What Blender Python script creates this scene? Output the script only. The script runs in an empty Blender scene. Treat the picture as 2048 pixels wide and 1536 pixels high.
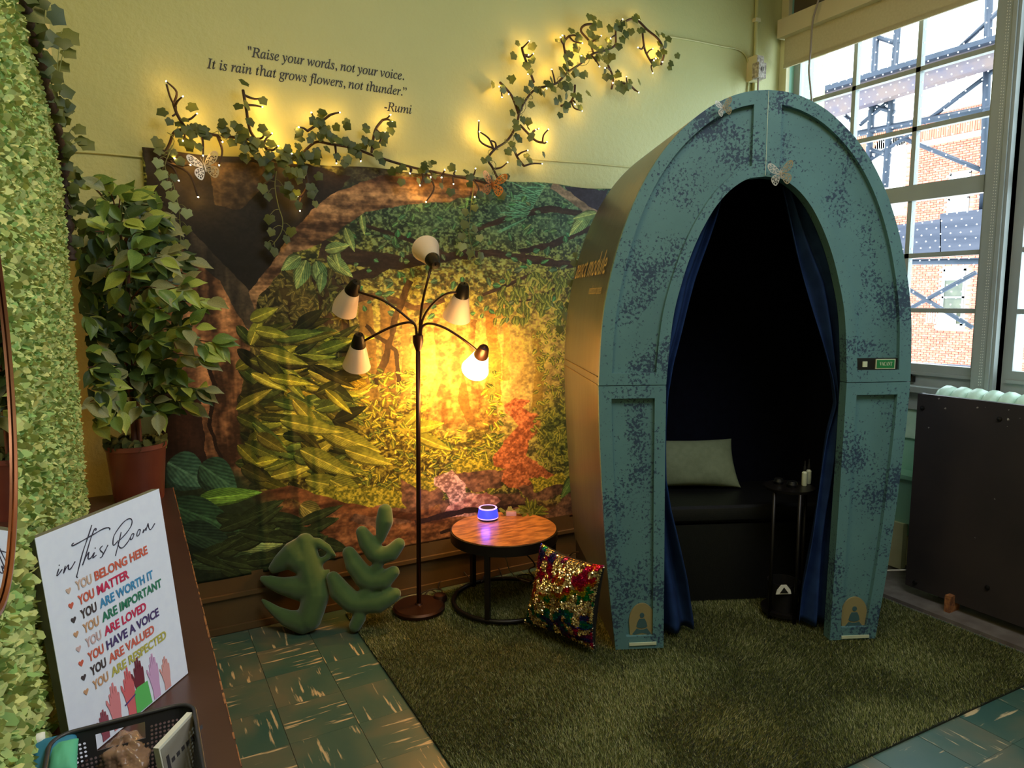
import bpy, math, random
import numpy as np
from mathutils import Vector, Matrix, Quaternion
C = bpy.context.scene.collection
D = bpy.data
PI = math.pi
random.seed(7)
rng = np.random.default_rng(7)

# ------------------------------------------------------------------ camera, world, lamps, exposure
F_PX, CX, CY, CAM_H = 1400.0, 1024.0, 768.0, 1.45
YAW, PITCH, ROLL = math.radians(28.57), math.radians(6.91), math.radians(-0.23)
FW = np.array([math.sin(YAW)*math.cos(PITCH), math.cos(YAW)*math.cos(PITCH), -math.sin(PITCH)])
_r = np.array([math.cos(YAW), -math.sin(YAW), 0.0]); _u = np.cross(_r, FW)
RT = _r*math.cos(ROLL)+_u*math.sin(ROLL); UP = np.cross(RT, FW)
EYE = np.array([0.0, 0.0, CAM_H])
cam = D.objects.new('camera', D.cameras.new('camera')); C.objects.link(cam)
cam.data.sensor_width = 36.0; cam.data.lens = F_PX/2048*36; cam.data.clip_start = 0.02
cam.matrix_world = Matrix(((RT[0], UP[0], -FW[0], 0), (RT[1], UP[1], -FW[1], 0), (RT[2], UP[2], -FW[2], CAM_H), (0, 0, 0, 1)))
sc = bpy.context.scene
sc.camera = cam
sc.view_settings.view_transform = 'Standard'; sc.view_settings.look = 'None'
sc.view_settings.exposure = 0.5; sc.view_settings.gamma = 1.0; sc.view_settings.use_curve_mapping = False
sc.cycles.use_denoising = True
sc.cycles.max_bounces = 8; sc.cycles.diffuse_bounces = 4; sc.cycles.transparent_max_bounces = 12
sc.cycles.sample_clamp_indirect = 6.0; sc.cycles.caustics_reflective = False; sc.cycles.caustics_refractive = False

wd = D.worlds.new('overcast_sky'); sc.world = wd; wd.use_nodes = True
wbg = wd.node_tree.nodes['Background']
wbg.inputs['Color'].default_value = (0.78, 0.90, 1.0, 1); wbg.inputs['Strength'].default_value = 5.0

def lamp(name, kind, loc, energy, col, rot=(0, 0, 0), size=None, size_y=None, portal=False, radius=None):
    l = D.lights.new(name, kind); l.energy = energy; l.color = col
    if kind == 'AREA':
        l.shape = 'RECTANGLE'; l.size = size; l.size_y = size_y
        if portal: l.cycles.is_portal = True
    if radius is not None: l.shadow_soft_size = radius
    o = D.objects.new(name, l); o.location = loc; o.rotation_euler = rot; C.objects.link(o)
    return o
sun = lamp('sun', 'SUN', (20, 5, 20), 3.6, (1.0, 0.93, 0.82)); sun.data.angle = math.radians(3)
sun.rotation_euler = Vector((0.55, 0.35, -0.76)).to_track_quat('-Z', 'Y').to_euler()      # high sun from behind this wing, onto the brick wing
WINS = [(1.974, 3.09), (0.668, 1.784)]
for k, (a, b) in enumerate(WINS):
    lamp('window_portal', 'AREA', (3.80, (a+b)/2, 2.05), 1, (1, 1, 1), (0, PI/2, 0), 2.1, b-a, portal=True)
# unseen area lights added under the ceiling as fill, no real fixtures
lamp('cool_fill_light', 'AREA', (1.5, 0.1, 3.6), 38, (0.92, 0.97, 1.0), (0, 0, 0), 1.3, 1.6)
lamp('warm_fill_light', 'AREA', (0.30, 1.2, 3.65), 12, (1.0, 0.80, 0.38), (0, 0, 0), 0.5, 0.5)  # added warm fill for the upper left of the room

def ray(x, y):
    d = FW*F_PX+RT*(x-CX)-UP*(y-CY); return d/np.linalg.norm(d)
def atz(x, y, z=0.0):
    d = ray(x, y); return Vector(EYE+d*((z-CAM_H)/d[2]))
def aty(x, y, Y):
    d = ray(x, y); return Vector(EYE+d*(Y/d[1]))
def atx(x, y, X):
    d = ray(x, y); return Vector(EYE+d*(X/d[0]))
def atp(x, y, p0, n):
    d = ray(x, y); n = np.array(n); return Vector(EYE+d*((np.array(p0)-EYE)@n/(d@n)))

# ------------------------------------------------------------------ materials
def rgb(r, g, b):
    f = lambda c: (c/255/12.92) if c/255 <= 0.04045 else ((c/255+0.055)/1.055)**2.4
    return (f(r), f(g), f(b))
def nd(nt, t, **kw):
    n = nt.nodes.new(t)
    for k, v in kw.items(): setattr(n, k, v)
    return n
def mat(name, col, col2=None, rough=0.5, metal=0.0, scale=6.0, bump=0.0, bscale=None, emit=None, es=0.0, stretch=(1, 1, 1),
        spec=0.5, lo=0.35, hi=0.65, detail=4.0, island=False, perobj=False, attr=None, trans=0.0, sheen=0.0, coat=0.0, bdist=0.004):
    m = D.materials.new(name); m.use_nodes = True; nt = m.node_tree; L = nt.links
    b = nt.nodes['Principled BSDF']
    b.inputs['Roughness'].default_value = rough; b.inputs['Metallic'].default_value = metal
    b.inputs['Specular IOR Level'].default_value = spec
    b.inputs['Base Color'].default_value = (*col, 1)
    if sheen: b.inputs['Sheen Weight'].default_value = sheen
    if coat: b.inputs['Coat Weight'].default_value = coat; b.inputs['Coat Roughness'].default_value = 0.15
    vec = None
    def coords():
        tc = nd(nt, 'ShaderNodeTexCoord'); mp = nd(nt, 'ShaderNodeMapping'); mp.inputs['Scale'].default_value = stretch
        L.new(tc.outputs['Object'], mp.inputs['Vector']); return mp.outputs['Vector']
    if attr:
        a = nd(nt, 'ShaderNodeAttribute', attribute_name=attr); L.new(a.outputs['Color'], b.inputs['Base Color'])
    elif col2 is not None:
        mx = nd(nt, 'ShaderNodeMix', data_type='RGBA'); mx.inputs['A'].default_value = (*col, 1); mx.inputs['B'].default_value = (*col2, 1)
        if island:
            g = nd(nt, 'ShaderNodeNewGeometry'); L.new(g.outputs['Random Per Island'], mx.inputs['Factor'])
        elif perobj:
            g = nd(nt, 'ShaderNodeObjectInfo'); L.new(g.outputs['Random'], mx.inputs['Factor'])
        else:
            vec = coords(); nz = nd(nt, 'ShaderNodeTexNoise'); nz.inputs['Scale'].default_value = scale; nz.inputs['Detail'].default_value = detail
            L.new(vec, nz.inputs['Vector']); r = nd(nt, 'ShaderNodeMapRange')
            r.inputs['From Min'].default_value = lo; r.inputs['From Max'].default_value = hi
            L.new(nz.outputs['Fac'], r.inputs['Value']); L.new(r.outputs['Result'], mx.inputs['Factor'])
        L.new(mx.outputs['Result'], b.inputs['Base Color'])
    if bump:
        v = vec or coords(); nz = nd(nt, 'ShaderNodeTexNoise'); nz.inputs['Scale'].default_value = bscale or scale*4; nz.inputs['Detail'].default_value = 5
        L.new(v, nz.inputs['Vector']); bp = nd(nt, 'ShaderNodeBump'); bp.inputs['Strength'].default_value = bump; bp.inputs['Distance'].default_value = bdist
        L.new(nz.outputs['Fac'], bp.inputs['Height']); L.new(bp.outputs['Normal'], b.inputs['Normal'])
    if emit is not None:
        b.inputs['Emission Color'].default_value = (*emit, 1); b.inputs['Emission Strength'].default_value = es
    if trans:
        out = nt.nodes['Material Output']; tr = nd(nt, 'ShaderNodeBsdfTranslucent'); ms = nd(nt, 'ShaderNodeMixShader')
        ms.inputs['Fac'].default_value = trans
        for l in list(b.inputs['Base Color'].links): L.new(l.from_socket, tr.inputs['Color'])
        if not b.inputs['Base Color'].links: tr.inputs['Color'].default_value = (*col, 1)
        L.new(b.outputs['BSDF'], ms.inputs[1]); L.new(tr.outputs['BSDF'], ms.inputs[2]); L.new(ms.outputs['Shader'], out.inputs['Surface'])
    return m

MT = {}
MT['wall'] = mat('green_plaster', rgb(190, 190, 132), rgb(182, 183, 125), rough=0.5, scale=1.5, bump=0.6, bscale=55, bdist=0.004)
MT['wall_left'] = mat('cream_plaster', rgb(226, 206, 140), rgb(220, 200, 134), rough=0.6, scale=2, bump=0.2, bscale=60)
MT['wall_right'] = mat('aqua_paint', rgb(150, 200, 180), rgb(140, 192, 172), rough=0.45, scale=2, bump=0.2, bscale=30)
MT['ceiling'] = mat('ceiling_paint', rgb(150, 148, 128), rgb(142, 140, 120), rough=0.8)
MT['trim'] = mat('grey_gloss_paint', rgb(158, 165, 162), rgb(150, 157, 155), rough=0.4, scale=3, bump=0.12, bscale=40)
MT['trimdark'] = mat('brown_reveal_paint', rgb(92, 80, 62), rgb(84, 72, 56), rough=0.5)
MT['cream'] = mat('cream_paint', rgb(214, 208, 168), rgb(206, 198, 156), rough=0.5, scale=9)
MT['base'] = mat('brown_baseboard_paint', rgb(100, 76, 46), rgb(90, 68, 40), rough=0.42, scale=5, bump=0.15, bscale=30)
MT['black'] = mat('black_metal', rgb(24, 20, 18), rgb(30, 26, 23), rough=0.42, metal=0.4, scale=12)
MT['bronze'] = mat('dark_bronze_metal', rgb(58, 34, 24), rgb(50, 30, 22), rough=0.35, metal=0.55)
MT['blackplastic'] = mat('black_plastic', rgb(22, 20, 20), rgb(28, 26, 26), rough=0.4)
MT['white'] = mat('white_plastic', rgb(230, 230, 225), rgb(222, 222, 216), rough=0.4)
MT['grime'] = mat('grimy_outlet_plastic', rgb(196, 188, 172), rgb(120, 108, 100), rough=0.6, scale=60)
MT['blind'] = mat('beige_blind_fabric', rgb(196, 184, 150), rgb(190, 178, 144), rough=0.85, scale=80, trans=0.25)
MT['valance'] = mat('beige_valance_metal', rgb(208, 196, 164), rgb(202, 190, 158), rough=0.45)
MT['brick'] = mat('red_brick', rgb(176, 92, 74), rgb(206, 120, 96), rough=0.85, perobj=True)
MT['brickmany'] = mat('red_brick_courses', rgb(176, 92, 74), rgb(206, 120, 96), rough=0.85, island=True)
MT['mortar'] = mat('pale_mortar', rgb(214, 200, 186), rgb(200, 186, 172), rough=0.9, scale=10)
MT['steel'] = mat('blue_grey_steel', rgb(50, 58, 74), rgb(42, 50, 64), rough=0.5, metal=0.3, scale=8)
MT['rust'] = mat('brown_steel_beam', rgb(104, 86, 84), rgb(84, 76, 90), rough=0.6, scale=5)
MT['deck'] = mat('blue_tarp', rgb(36, 42, 62), rgb(62, 64, 80), rough=0.6, scale=5, stretch=(1, .3, 3))
MT['stone'] = mat('pale_stone', rgb(226, 222, 214), rgb(214, 210, 200), rough=0.8)
MT['farframe'] = mat('far_window_frame', rgb(140, 140, 138), rgb(128, 128, 126), rough=0.8)
MT['farglass'] = mat('far_window_glass', rgb(92, 94, 78), rgb(70, 74, 64), rough=0.2, scale=3)
MT['farblind'] = mat('far_window_shade', rgb(190, 196, 198), rgb(176, 182, 186), rough=0.8)
MT['rad'] = mat('mint_radiator_paint', rgb(196, 224, 206), rgb(180, 212, 192), rough=0.4, scale=10, bump=0.3, bscale=60)
MT['shield'] = mat('black_painted_sheet', rgb(40, 34, 34), rgb(52, 44, 42), rough=0.55, scale=3, bump=0.2, bscale=20)
MT['chip'] = mat('chipped_pale_paint', rgb(170, 166, 158), rgb(130, 126, 120), rough=0.7, scale=60)
MT['booth'] = mat('teal_sponged_paint', rgb(92, 132, 134), rgb(86, 124, 128), rough=0.55, scale=6)
MT['shell'] = mat('brushed_taupe_laminate', rgb(92, 94, 98), rgb(80, 82, 88), rough=0.33, metal=0.35, scale=5, stretch=(8, 8, 0.6), bump=0.05, bscale=80)
MT['navy'] = mat('navy_lining_cloth', rgb(14, 16, 30), rgb(11, 12, 24), rough=0.95, scale=30, spec=0.1)
MT['curtain'] = mat('navy_velvet', rgb(32, 56, 100), rgb(24, 44, 84), rough=0.9, scale=14, sheen=0.0, spec=0.2)
MT['plate'] = mat('beige_emblem_plate', rgb(150, 136, 92), rgb(144, 130, 88), rough=0.5)
MT['emblem'] = mat('teal_emblem_ink', rgb(64, 94, 96), rgb(58, 88, 92), rough=0.6)
MT['greenplate'] = mat('green_vacant_plate', rgb(30, 124, 66), rgb(26, 116, 60), rough=0.35)
MT['ivory'] = mat('ivory_edge', rgb(206, 212, 180), rgb(198, 204, 170), rough=0.4)
MT['gold'] = mat('dull_gold_ink', rgb(176, 156, 112), rgb(168, 148, 104), rough=0.5)
MT['leather'] = mat('black_leather', rgb(20, 20, 19), rgb(16, 16, 16), rough=0.4, scale=40, bump=0.3)
MT['sage'] = mat('sage_cotton', rgb(132, 142, 108), rgb(124, 134, 100), rough=0.8, scale=40, bump=0.2)
MT['shade'] = mat('frosted_shade', rgb(252, 240, 226), rgb(250, 236, 220), rough=0.35, trans=0.4)
MT['shadelit'] = mat('lit_frosted_shade', rgb(255, 236, 200), rgb(255, 230, 190), rough=0.4, emit=(1.0, 0.72, 0.34), es=9.0)
MT['lampbulb'] = mat('lit_lamp_bulb', rgb(255, 236, 200), None, emit=(1.0, 0.70, 0.32), es=30.0)
MT['fairy'] = mat('lit_fairy_bulb', rgb(255, 240, 190), None, emit=(1.0, 0.86, 0.48), es=22.0)
MT['twig'] = mat('dark_brown_twig', rgb(62, 40, 26), rgb(48, 30, 20), rough=0.7, scale=40, bump=0.4)
MT['stem'] = mat('green_vine_stem', rgb(112, 124, 70), rgb(96, 100, 60), rough=0.6)
MT['ivy_a'] = mat('ivy_leaf_dark', rgb(82, 92, 40), rgb(60, 74, 34), rough=0.5, scale=60, trans=0.25)
MT['ivy_b'] = mat('ivy_leaf_mid', rgb(112, 118, 52), rgb(84, 96, 44), rough=0.5, scale=60, trans=0.25)
MT['ivy_c'] = mat('ivy_leaf_pale', rgb(156, 170, 116), rgb(128, 144, 90), rough=0.5, scale=60, trans=0.25)
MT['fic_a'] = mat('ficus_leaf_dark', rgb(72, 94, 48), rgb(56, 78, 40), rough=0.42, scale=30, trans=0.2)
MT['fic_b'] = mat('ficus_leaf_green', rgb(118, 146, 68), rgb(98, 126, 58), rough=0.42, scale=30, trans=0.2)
MT['fic_c'] = mat('ficus_leaf_light', rgb(184, 196, 94), rgb(160, 176, 82), rough=0.42, scale=30, trans=0.2)
MT['fic_d'] = mat('ficus_leaf_grey', rgb(160, 162, 116), rgb(140, 142, 100), rough=0.5, scale=30, trans=0.2)
MT['terra'] = mat('red_glazed_pot', rgb(124, 66, 50), rgb(110, 56, 44), rough=0.35, scale=7, bump=0.1)
MT['trunk'] = mat('brown_ficus_trunk', rgb(104, 60, 42), rgb(80, 46, 32), rough=0.7, scale=20, stretch=(1, 1, .2), bump=0.5)
MT['moss'] = mat('green_preserved_moss', rgb(146, 184, 108), rgb(224, 222, 146), rough=0.9, island=True, trans=0.15, spec=0.1)
MT['mossdark'] = mat('brown_moss_backing', rgb(84, 82, 38), rgb(64, 60, 30), rough=0.95, scale=30)
MT['pebble'] = mat('pot_filler_moss', rgb(66, 78, 36), rgb(92, 92, 44), rough=0.9, island=True)
MT['copper'] = mat('copper_mirror_rim', rgb(190, 118, 80), rgb(180, 108, 72), rough=0.3, metal=0.8)
MT['mirror'] = mat('mirror_silver', (0.82, 0.82, 0.8), None, rough=0.0, metal=1.0)
MT['bench'] = mat('dark_red_brown_laminate', rgb(80, 54, 46), rgb(70, 46, 40), rough=0.32, scale=3, bump=0.08, bscale=30)
MT['chipwood'] = mat('worn_orange_edge', rgb(168, 110, 62), rgb(110, 66, 40), rough=0.8, scale=60)
MT['canvas'] = mat('white_canvas', rgb(238, 238, 252), rgb(234, 234, 250), rough=0.7, scale=60)
MT['canvasside'] = mat('canvas_side', rgb(120, 116, 96), rgb(110, 106, 88), rough=0.8)
MT['basket'] = mat('charcoal_basket_plastic', rgb(44, 42, 44), rgb(50, 48, 50), rough=0.42)
MT['paper'] = mat('white_card', rgb(226, 224, 210), rgb(216, 212, 196), rough=0.6)
MT['tabletop'] = mat('rustic_wood', rgb(172, 118, 70), rgb(112, 70, 42), rough=0.3, scale=13, stretch=(1.2, 4.0, 1), lo=.38, hi=.62, bump=0.15, bscale=30)
MT['plush'] = mat('green_velvet_plush', rgb(80, 106, 62), rgb(68, 94, 54), rough=0.85, scale=9, sheen=0.5, spec=0.15)
MT['speaker'] = mat('glowing_blue_grille', rgb(30, 30, 190), rgb(20, 40, 210), rough=0.5, emit=(0.04, 0.05, 1.0), es=1.3)
MT['speakring'] = mat('glowing_violet_ring', rgb(190, 120, 240), None, emit=(0.75, 0.4, 1.0), es=1.2)
MT['cord'] = mat('dark_cord', rgb(40, 30, 24), rgb(32, 24, 20), rough=0.5)
MT['palecord'] = mat('pale_cord', rgb(200, 192, 176), rgb(190, 182, 166), rough=0.5)
MT['greycord'] = mat('grey_cord', rgb(150, 138, 128), rgb(140, 128, 118), rough=0.5)
MT['butterfly'] = mat('silver_paper_butterfly', rgb(214, 206, 196), rgb(196, 186, 174), rough=0.3, metal=0.4)
MT['goldfly'] = mat('gold_paper_butterfly', rgb(190, 120, 60), rgb(170, 104, 50), rough=0.3, metal=0.6)
MT['ink'] = mat('black_vinyl_lettering', rgb(30, 28, 24), rgb(26, 24, 20), rough=0.5)
MT['rugbase'] = mat('rug_backing', rgb(34, 36, 14), rgb(28, 30, 12), rough=0.95, scale=40)
MT['grass'] = mat('artificial_grass_blades', rgb(96, 98, 44), None, rough=0.5, attr='tint', spec=0.35, trans=0.15)
MT['kerb'] = mat('grey_floor_strip', rgb(112, 104, 98), rgb(92, 82, 76), rough=0.8, scale=12)

def glass_mat():
    m = D.materials.new('dotted_window_glass'); m.use_nodes = True; nt = m.node_tree; L = nt.links
    out = nt.nodes['Material Output']; nt.nodes.remove(nt.nodes['Principled BSDF'])
    tc = nd(nt, 'ShaderNodeTexCoord'); sp = nd(nt, 'ShaderNodeSeparateXYZ'); L.new(tc.outputs['Object'], sp.inputs['Vector'])
    def mth(op, a, b=None):
        n = nd(nt, 'ShaderNodeMath', operation=op)
        for i, v in enumerate((a, b)):
            if v is None: continue
            if isinstance(v, (int, float)): n.inputs[i].default_value = v
            else: L.new(v, n.inputs[i])
        return n.outputs[0]
    def grid(oy, oz):
        a = mth('SUBTRACT', mth('FRACT', mth('ADD', mth('DIVIDE', sp.outputs['Y'], 0.050), oy)), 0.5)
        b = mth('SUBTRACT', mth('FRACT', mth('ADD', mth('DIVIDE', sp.outputs['Z'], 0.066), oz)), 0.5)
        a = mth('MULTIPLY', a, 0.050); b = mth('MULTIPLY', b, 0.066)
        return mth('LESS_THAN', mth('SQRT', mth('ADD', mth('MULTIPLY', a, a), mth('MULTIPLY', b, b))), 0.0034)
    dot = mth('MAXIMUM', grid(0.0, 0.0), grid(0.5, 0.5))
    tr = nd(nt, 'ShaderNodeBsdfTransparent'); tr.inputs['Color'].default_value = (0.93, 0.96, 0.95, 1)
    gl = nd(nt, 'ShaderNodeBsdfGlossy'); gl.inputs['Roughness'].default_value = 0.03
    lw = nd(nt, 'ShaderNodeLayerWeight'); lw.inputs['Blend'].default_value = 0.15
    m1 = nd(nt, 'ShaderNodeMixShader'); L.new(mth('MULTIPLY', lw.outputs['Fresnel'], 0.35), m1.inputs['Fac'])
    L.new(tr.outputs[0], m1.inputs[1]); L.new(gl.outputs[0], m1.inputs[2])
    tl = nd(nt, 'ShaderNodeBsdfTranslucent'); tl.inputs['Color'].default_value = (0.95, 0.95, 0.95, 1)
    m2 = nd(nt, 'ShaderNodeMixShader'); L.new(dot, m2.inputs['Fac']); L.new(m1.outputs[0], m2.inputs[1]); L.new(tl.outputs[0], m2.inputs[2])
    L.new(m2.outputs[0], out.inputs['Surface']); return m
MT['glass'] = glass_mat()

def booth_paint():
    m = MT['booth']; nt = m.node_tree; L = nt.links; b = nt.nodes['Principled BSDF']
    tc = nd(nt, 'ShaderNodeTexCoord')
    n1 = nd(nt, 'ShaderNodeTexNoise'); n1.inputs['Scale'].default_value = 5.5; n1.inputs['Detail'].default_value = 3
    n2 = nd(nt, 'ShaderNodeTexNoise'); n2.inputs['Scale'].default_value = 95; n2.inputs['Detail'].default_value = 4; n2.inputs['Roughness'].default_value = 0.6
    for n in (n1, n2): L.new(tc.outputs['Object'], n.inputs['Vector'])
    r1 = nd(nt, 'ShaderNodeMapRange'); r1.inputs['From Min'].default_value = 0.42; r1.inputs['From Max'].default_value = 0.72; r1.inputs['To Max'].default_value = 0.25
    L.new(n1.outputs['Fac'], r1.inputs['Value'])
    ad = nd(nt, 'ShaderNodeMath', operation='ADD'); L.new(r1.outputs[0], ad.inputs[0]); L.new(n2.outputs['Fac'], ad.inputs[1])
    r2 = nd(nt, 'ShaderNodeMapRange'); r2.inputs['From Min'].default_value = 0.625; r2.inputs['From Max'].default_value = 0.69
    L.new(ad.outputs[0], r2.inputs['Value'])
    mx = nd(nt, 'ShaderNodeMix', data_type='RGBA'); mx.inputs['B'].default_value = (*rgb(46, 66, 88), 1)
    old = b.inputs['Base Color'].links[0].from_socket
    L.new(old, mx.inputs['A']); L.new(r2.outputs[0], mx.inputs['Factor']); L.new(mx.outputs['Result'], b.inputs['Base Color'])
booth_paint()

def tile_mat():
    m = D.materials.new('green_streaked_vinyl'); m.use_nodes = True; nt = m.node_tree; L = nt.links; b = nt.nodes['Principled BSDF']
    b.inputs['Roughness'].default_value = 0.33
    tc = nd(nt, 'ShaderNodeTexCoord'); oi = nd(nt, 'ShaderNodeObjectInfo')
    mu = nd(nt, 'ShaderNodeMath', operation='MULTIPLY'); mu.inputs[1].default_value = 50; L.new(oi.outputs['Random'], mu.inputs[0])
    def noise(st, det=3):
        mp = nd(nt, 'ShaderNodeMapping'); mp.inputs['Scale'].default_value = st; L.new(tc.outputs['Object'], mp.inputs['Vector'])
        n = nd(nt, 'ShaderNodeTexNoise', noise_dimensions='4D'); n.inputs['Scale'].default_value = 1; n.inputs['Detail'].default_value = det
        L.new(mp.outputs['Vector'], n.inputs['Vector']); L.new(mu.outputs[0], n.inputs['W']); return n.outputs['Fac']
    def mr(v, a, c):
        r = nd(nt, 'ShaderNodeMapRange'); r.inputs['From Min'].default_value = a; r.inputs['From Max'].default_value = c; L.new(v, r.inputs['Value']); return r.outputs[0]
    def mix(f, a, c):
        x = nd(nt, 'ShaderNodeMix', data_type='RGBA'); L.new(f, x.inputs['Factor'])
        for s, v in (('A', a), ('B', c)):
            if isinstance(v, tuple): x.inputs[s].default_value = (*v, 1)
            else: L.new(v, x.inputs[s])
        return x.outputs['Result']
    c = mix(mr(noise((5, 9, 1)), .35, .65), rgb(52, 84, 76), rgb(70, 92, 78))
    c = mix(mr(noise((3, 5, 1)), .52, .72), c, rgb(104, 100, 80))
    c = mix(mr(noise((7, 60, 1), 5), .60, .66), c, rgb(196, 172, 132))
    L.new(c, b.inputs['Base Color'])
    return m
MT['tile'] = tile_mat()

# ------------------------------------------------------------------ mesh helpers
def tag(o, label=None, cat=None, group=None, kind=None):
    if label: o['label'] = label
    if cat: o['category'] = cat
    if group: o['group'] = group
    if kind: o['kind'] = kind
    return o
def empty(name, loc, label, cat, group=None):
    o = D.objects.new(name, None); o.location = loc; o.empty_display_size = 0.05; C.objects.link(o)
    return tag(o, label, cat, group)
def origin_of(o):
    v = Vector((0, 0, 0))
    while o is not None: v = v+o.location; o = o.parent
    return v
class MB:
    def __init__(s): s.v = []; s.f = []; s.mi = []; s.cur = 0
    def add(s, vs, fs):
        k = len(s.v); s.v += [tuple(p) for p in vs]; s.f += [tuple(i+k for i in f) for f in fs]; s.mi += [s.cur]*len(fs); return s
    def box(s, x0, x1, y0, y1, z0, z1, T=None):
        vs = [Vector((x, y, z)) for z in (z0, z1) for y in (y0, y1) for x in (x0, x1)]
        if T: vs = [T(p) if callable(T) else T@p for p in vs]
        return s.add(vs, [(0, 2, 3, 1), (4, 5, 7, 6), (0, 1, 5, 4), (2, 6, 7, 3), (0, 4, 6, 2), (1, 3, 7, 5)])
    def tube(s, pts, r, n=6, caps=True):
        pts = [Vector(p) for p in pts]; m = len(pts); rs = r if isinstance(r, (list, tuple)) else [r]*m
        vs = []; ref = None
        for i, p in enumerate(pts):
            t = (pts[min(i+1, m-1)]-pts[max(i-1, 0)])
            t = t.normalized() if t.length > 1e-9 else Vector((0, 0, 1))
            if ref is None: ref = t.orthogonal().normalized()
            ref = (ref-t*ref.dot(t)); ref = ref.normalized() if ref.length > 1e-6 else t.orthogonal().normalized()
            q = t.cross(ref)
            for k in range(n):
                a = 2*PI*k/n; vs.append(p+(ref*math.cos(a)+q*math.sin(a))*rs[i])
        fs = [(i*n+k, i*n+(k+1) % n, (i+1)*n+(k+1) % n, (i+1)*n+k) for i in range(m-1) for k in range(n)]
        if caps: fs += [tuple(range(n-1, -1, -1)), tuple(range((m-1)*n, m*n))]
        return s.add(vs, fs)
    def lathe(s, prof, c=(0, 0, 0), axis=(0, 0, 1), n=24, closed=True):
        q = Vector((0, 0, 1)).rotation_difference(Vector(axis).normalized()); c = Vector(c); vs = []
        for r, z in prof:
            for k in range(n):
                a = 2*PI*k/n; vs.append(c+q@Vector((r*math.cos(a), r*math.sin(a), z)))
        m = len(prof)
        fs = [(i*n+k, i*n+(k+1) % n, (i+1)*n+(k+1) % n, (i+1)*n+k) for i in range(m-1) for k in range(n)]
        if closed: fs += [tuple(range(n-1, -1, -1)), tuple(range((m-1)*n, m*n))]
        return s.add(vs, fs)
    def prism(s, poly, T, d0, d1):
        n = len(poly)
        vs = [T(a, b, d0) for a, b in poly]+[T(a, b, d1) for a, b in poly]
        return s.add(vs, [tuple(range(n)), tuple(range(2*n-1, n-1, -1))]+[(i, i+n, (i+1) % n+n, (i+1) % n) for i in range(n)])
    def grid(s, rows, wrap=False):
        n = len(rows[0]); m = len(rows); vs = [p for r in rows for p in r]
        fs = [(i*n+k, i*n+(k+1) % n, (i+1)*n+(k+1) % n, (i+1)*n+k) for i in range(m-1) for k in range(n if wrap else n-1)]
        return s.add(vs, fs)
    def mesh(s, name, mats, smooth=None, o=Vector((0, 0, 0))):
        me = D.meshes.new(name)
        me.from_pydata([(p[0]-o.x, p[1]-o.y, p[2]-o.z) for p in s.v], [], s.f)
        for m in (mats if isinstance(mats, (list, tuple)) else [mats]): me.materials.append(MT[m] if isinstance(m, str) else m)
        if any(s.mi): me.polygons.foreach_set('material_index', s.mi)
        if smooth is not None:
            me.shade_smooth()
            if smooth: me.set_sharp_from_angle(angle=math.radians(smooth))
        me.update(); return me
    def build(s, name, mats, parent=None, smooth=None, loc=None):
        o_w = origin_of(parent) if parent else Vector((0, 0, 0))
        if loc is not None: o_w = Vector(loc)
        o = D.objects.new(name, s.mesh(name, mats, smooth, o_w)); C.objects.link(o)
        if parent: o.parent = parent
        if loc is not None: o.location = Vector(loc)-(origin_of(parent) if parent else Vector((0, 0, 0)))
        return o
def place(name, me, parent, M):
    o = D.objects.new(name, me); C.objects.link(o)
    if parent: o.parent = parent; M = Matrix.Translation(-origin_of(parent))@M
    o.matrix_local = M; return o
def basis(p, x, y, z, s=1.0):
    m = Matrix((x, y, z)).transposed().to_4x4(); m = m@Matrix.Scale(s, 4); m.translation = p; return m
def bez(pts, n=8):
    P = [Vector(p) for p in pts]; out = []
    for i in range(len(P)-1):
        p0, p1, p2, p3 = P[max(i-1, 0)], P[i], P[i+1], P[min(i+2, len(P)-1)]
        for k in range(n):
            t = k/n; out.append(0.5*((2*p1)+(p2-p0)*t+(2*p0-5*p1+4*p2-p3)*t*t+(3*p1-p0-3*p2+p3)*t**3))
    return out+[P[-1]]
def structure(name, mb, m, parent=None, smooth=None, label=None):
    o = mb.build(name, m, parent, smooth)
    if parent is None: tag(o, label, None, None, 'structure')
    return o
_curve_tmp = []
def text_mesh(name, body, m, parent, p0, xd, yd, width=None, height=None, shear=0.0, bold=0.0, thick=0.0006):
    cu = D.curves.new('lettering_curve', 'FONT'); cu.body = body; cu.size = 1.0; cu.shear = shear; cu.offset = bold; cu.resolution_u = 3
    ob = D.objects.new('lettering_tmp', cu); C.objects.link(ob)
    dg = bpy.context.evaluated_depsgraph_get(); me = D.meshes.new_from_object(ob.evaluated_get(dg)); D.objects.remove(ob); D.curves.remove(cu)
    n = len(me.vertices); co = np.empty(n*3); me.vertices.foreach_get('co', co); co = co.reshape(-1, 3)
    x0, x1 = co[:, 0].min(), co[:, 0].max(); sx = (width/(x1-x0)) if width else None; sy = height or sx
    if sx is None: sx = sy
    xd, yd = Vector(xd).normalized(), Vector(yd).normalized(); nn = xd.cross(yd); o = origin_of(parent) if parent else Vector((0, 0, 0))
    X = np.array(xd); Y = np.array(yd); base = np.array(Vector(p0)-o+nn*thick)
    co = base+np.outer((co[:, 0]-x0)*sx, X)+np.outer(co[:, 1]*sy, Y)
    me.vertices.foreach_set('co', co.ravel()); me.materials.clear(); me.materials.append(MT[m] if isinstance(m, str) else m); me.update()
    ob = D.objects.new(name, me); C.objects.link(ob)
    if parent: ob.parent = parent
    return ob

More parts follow.
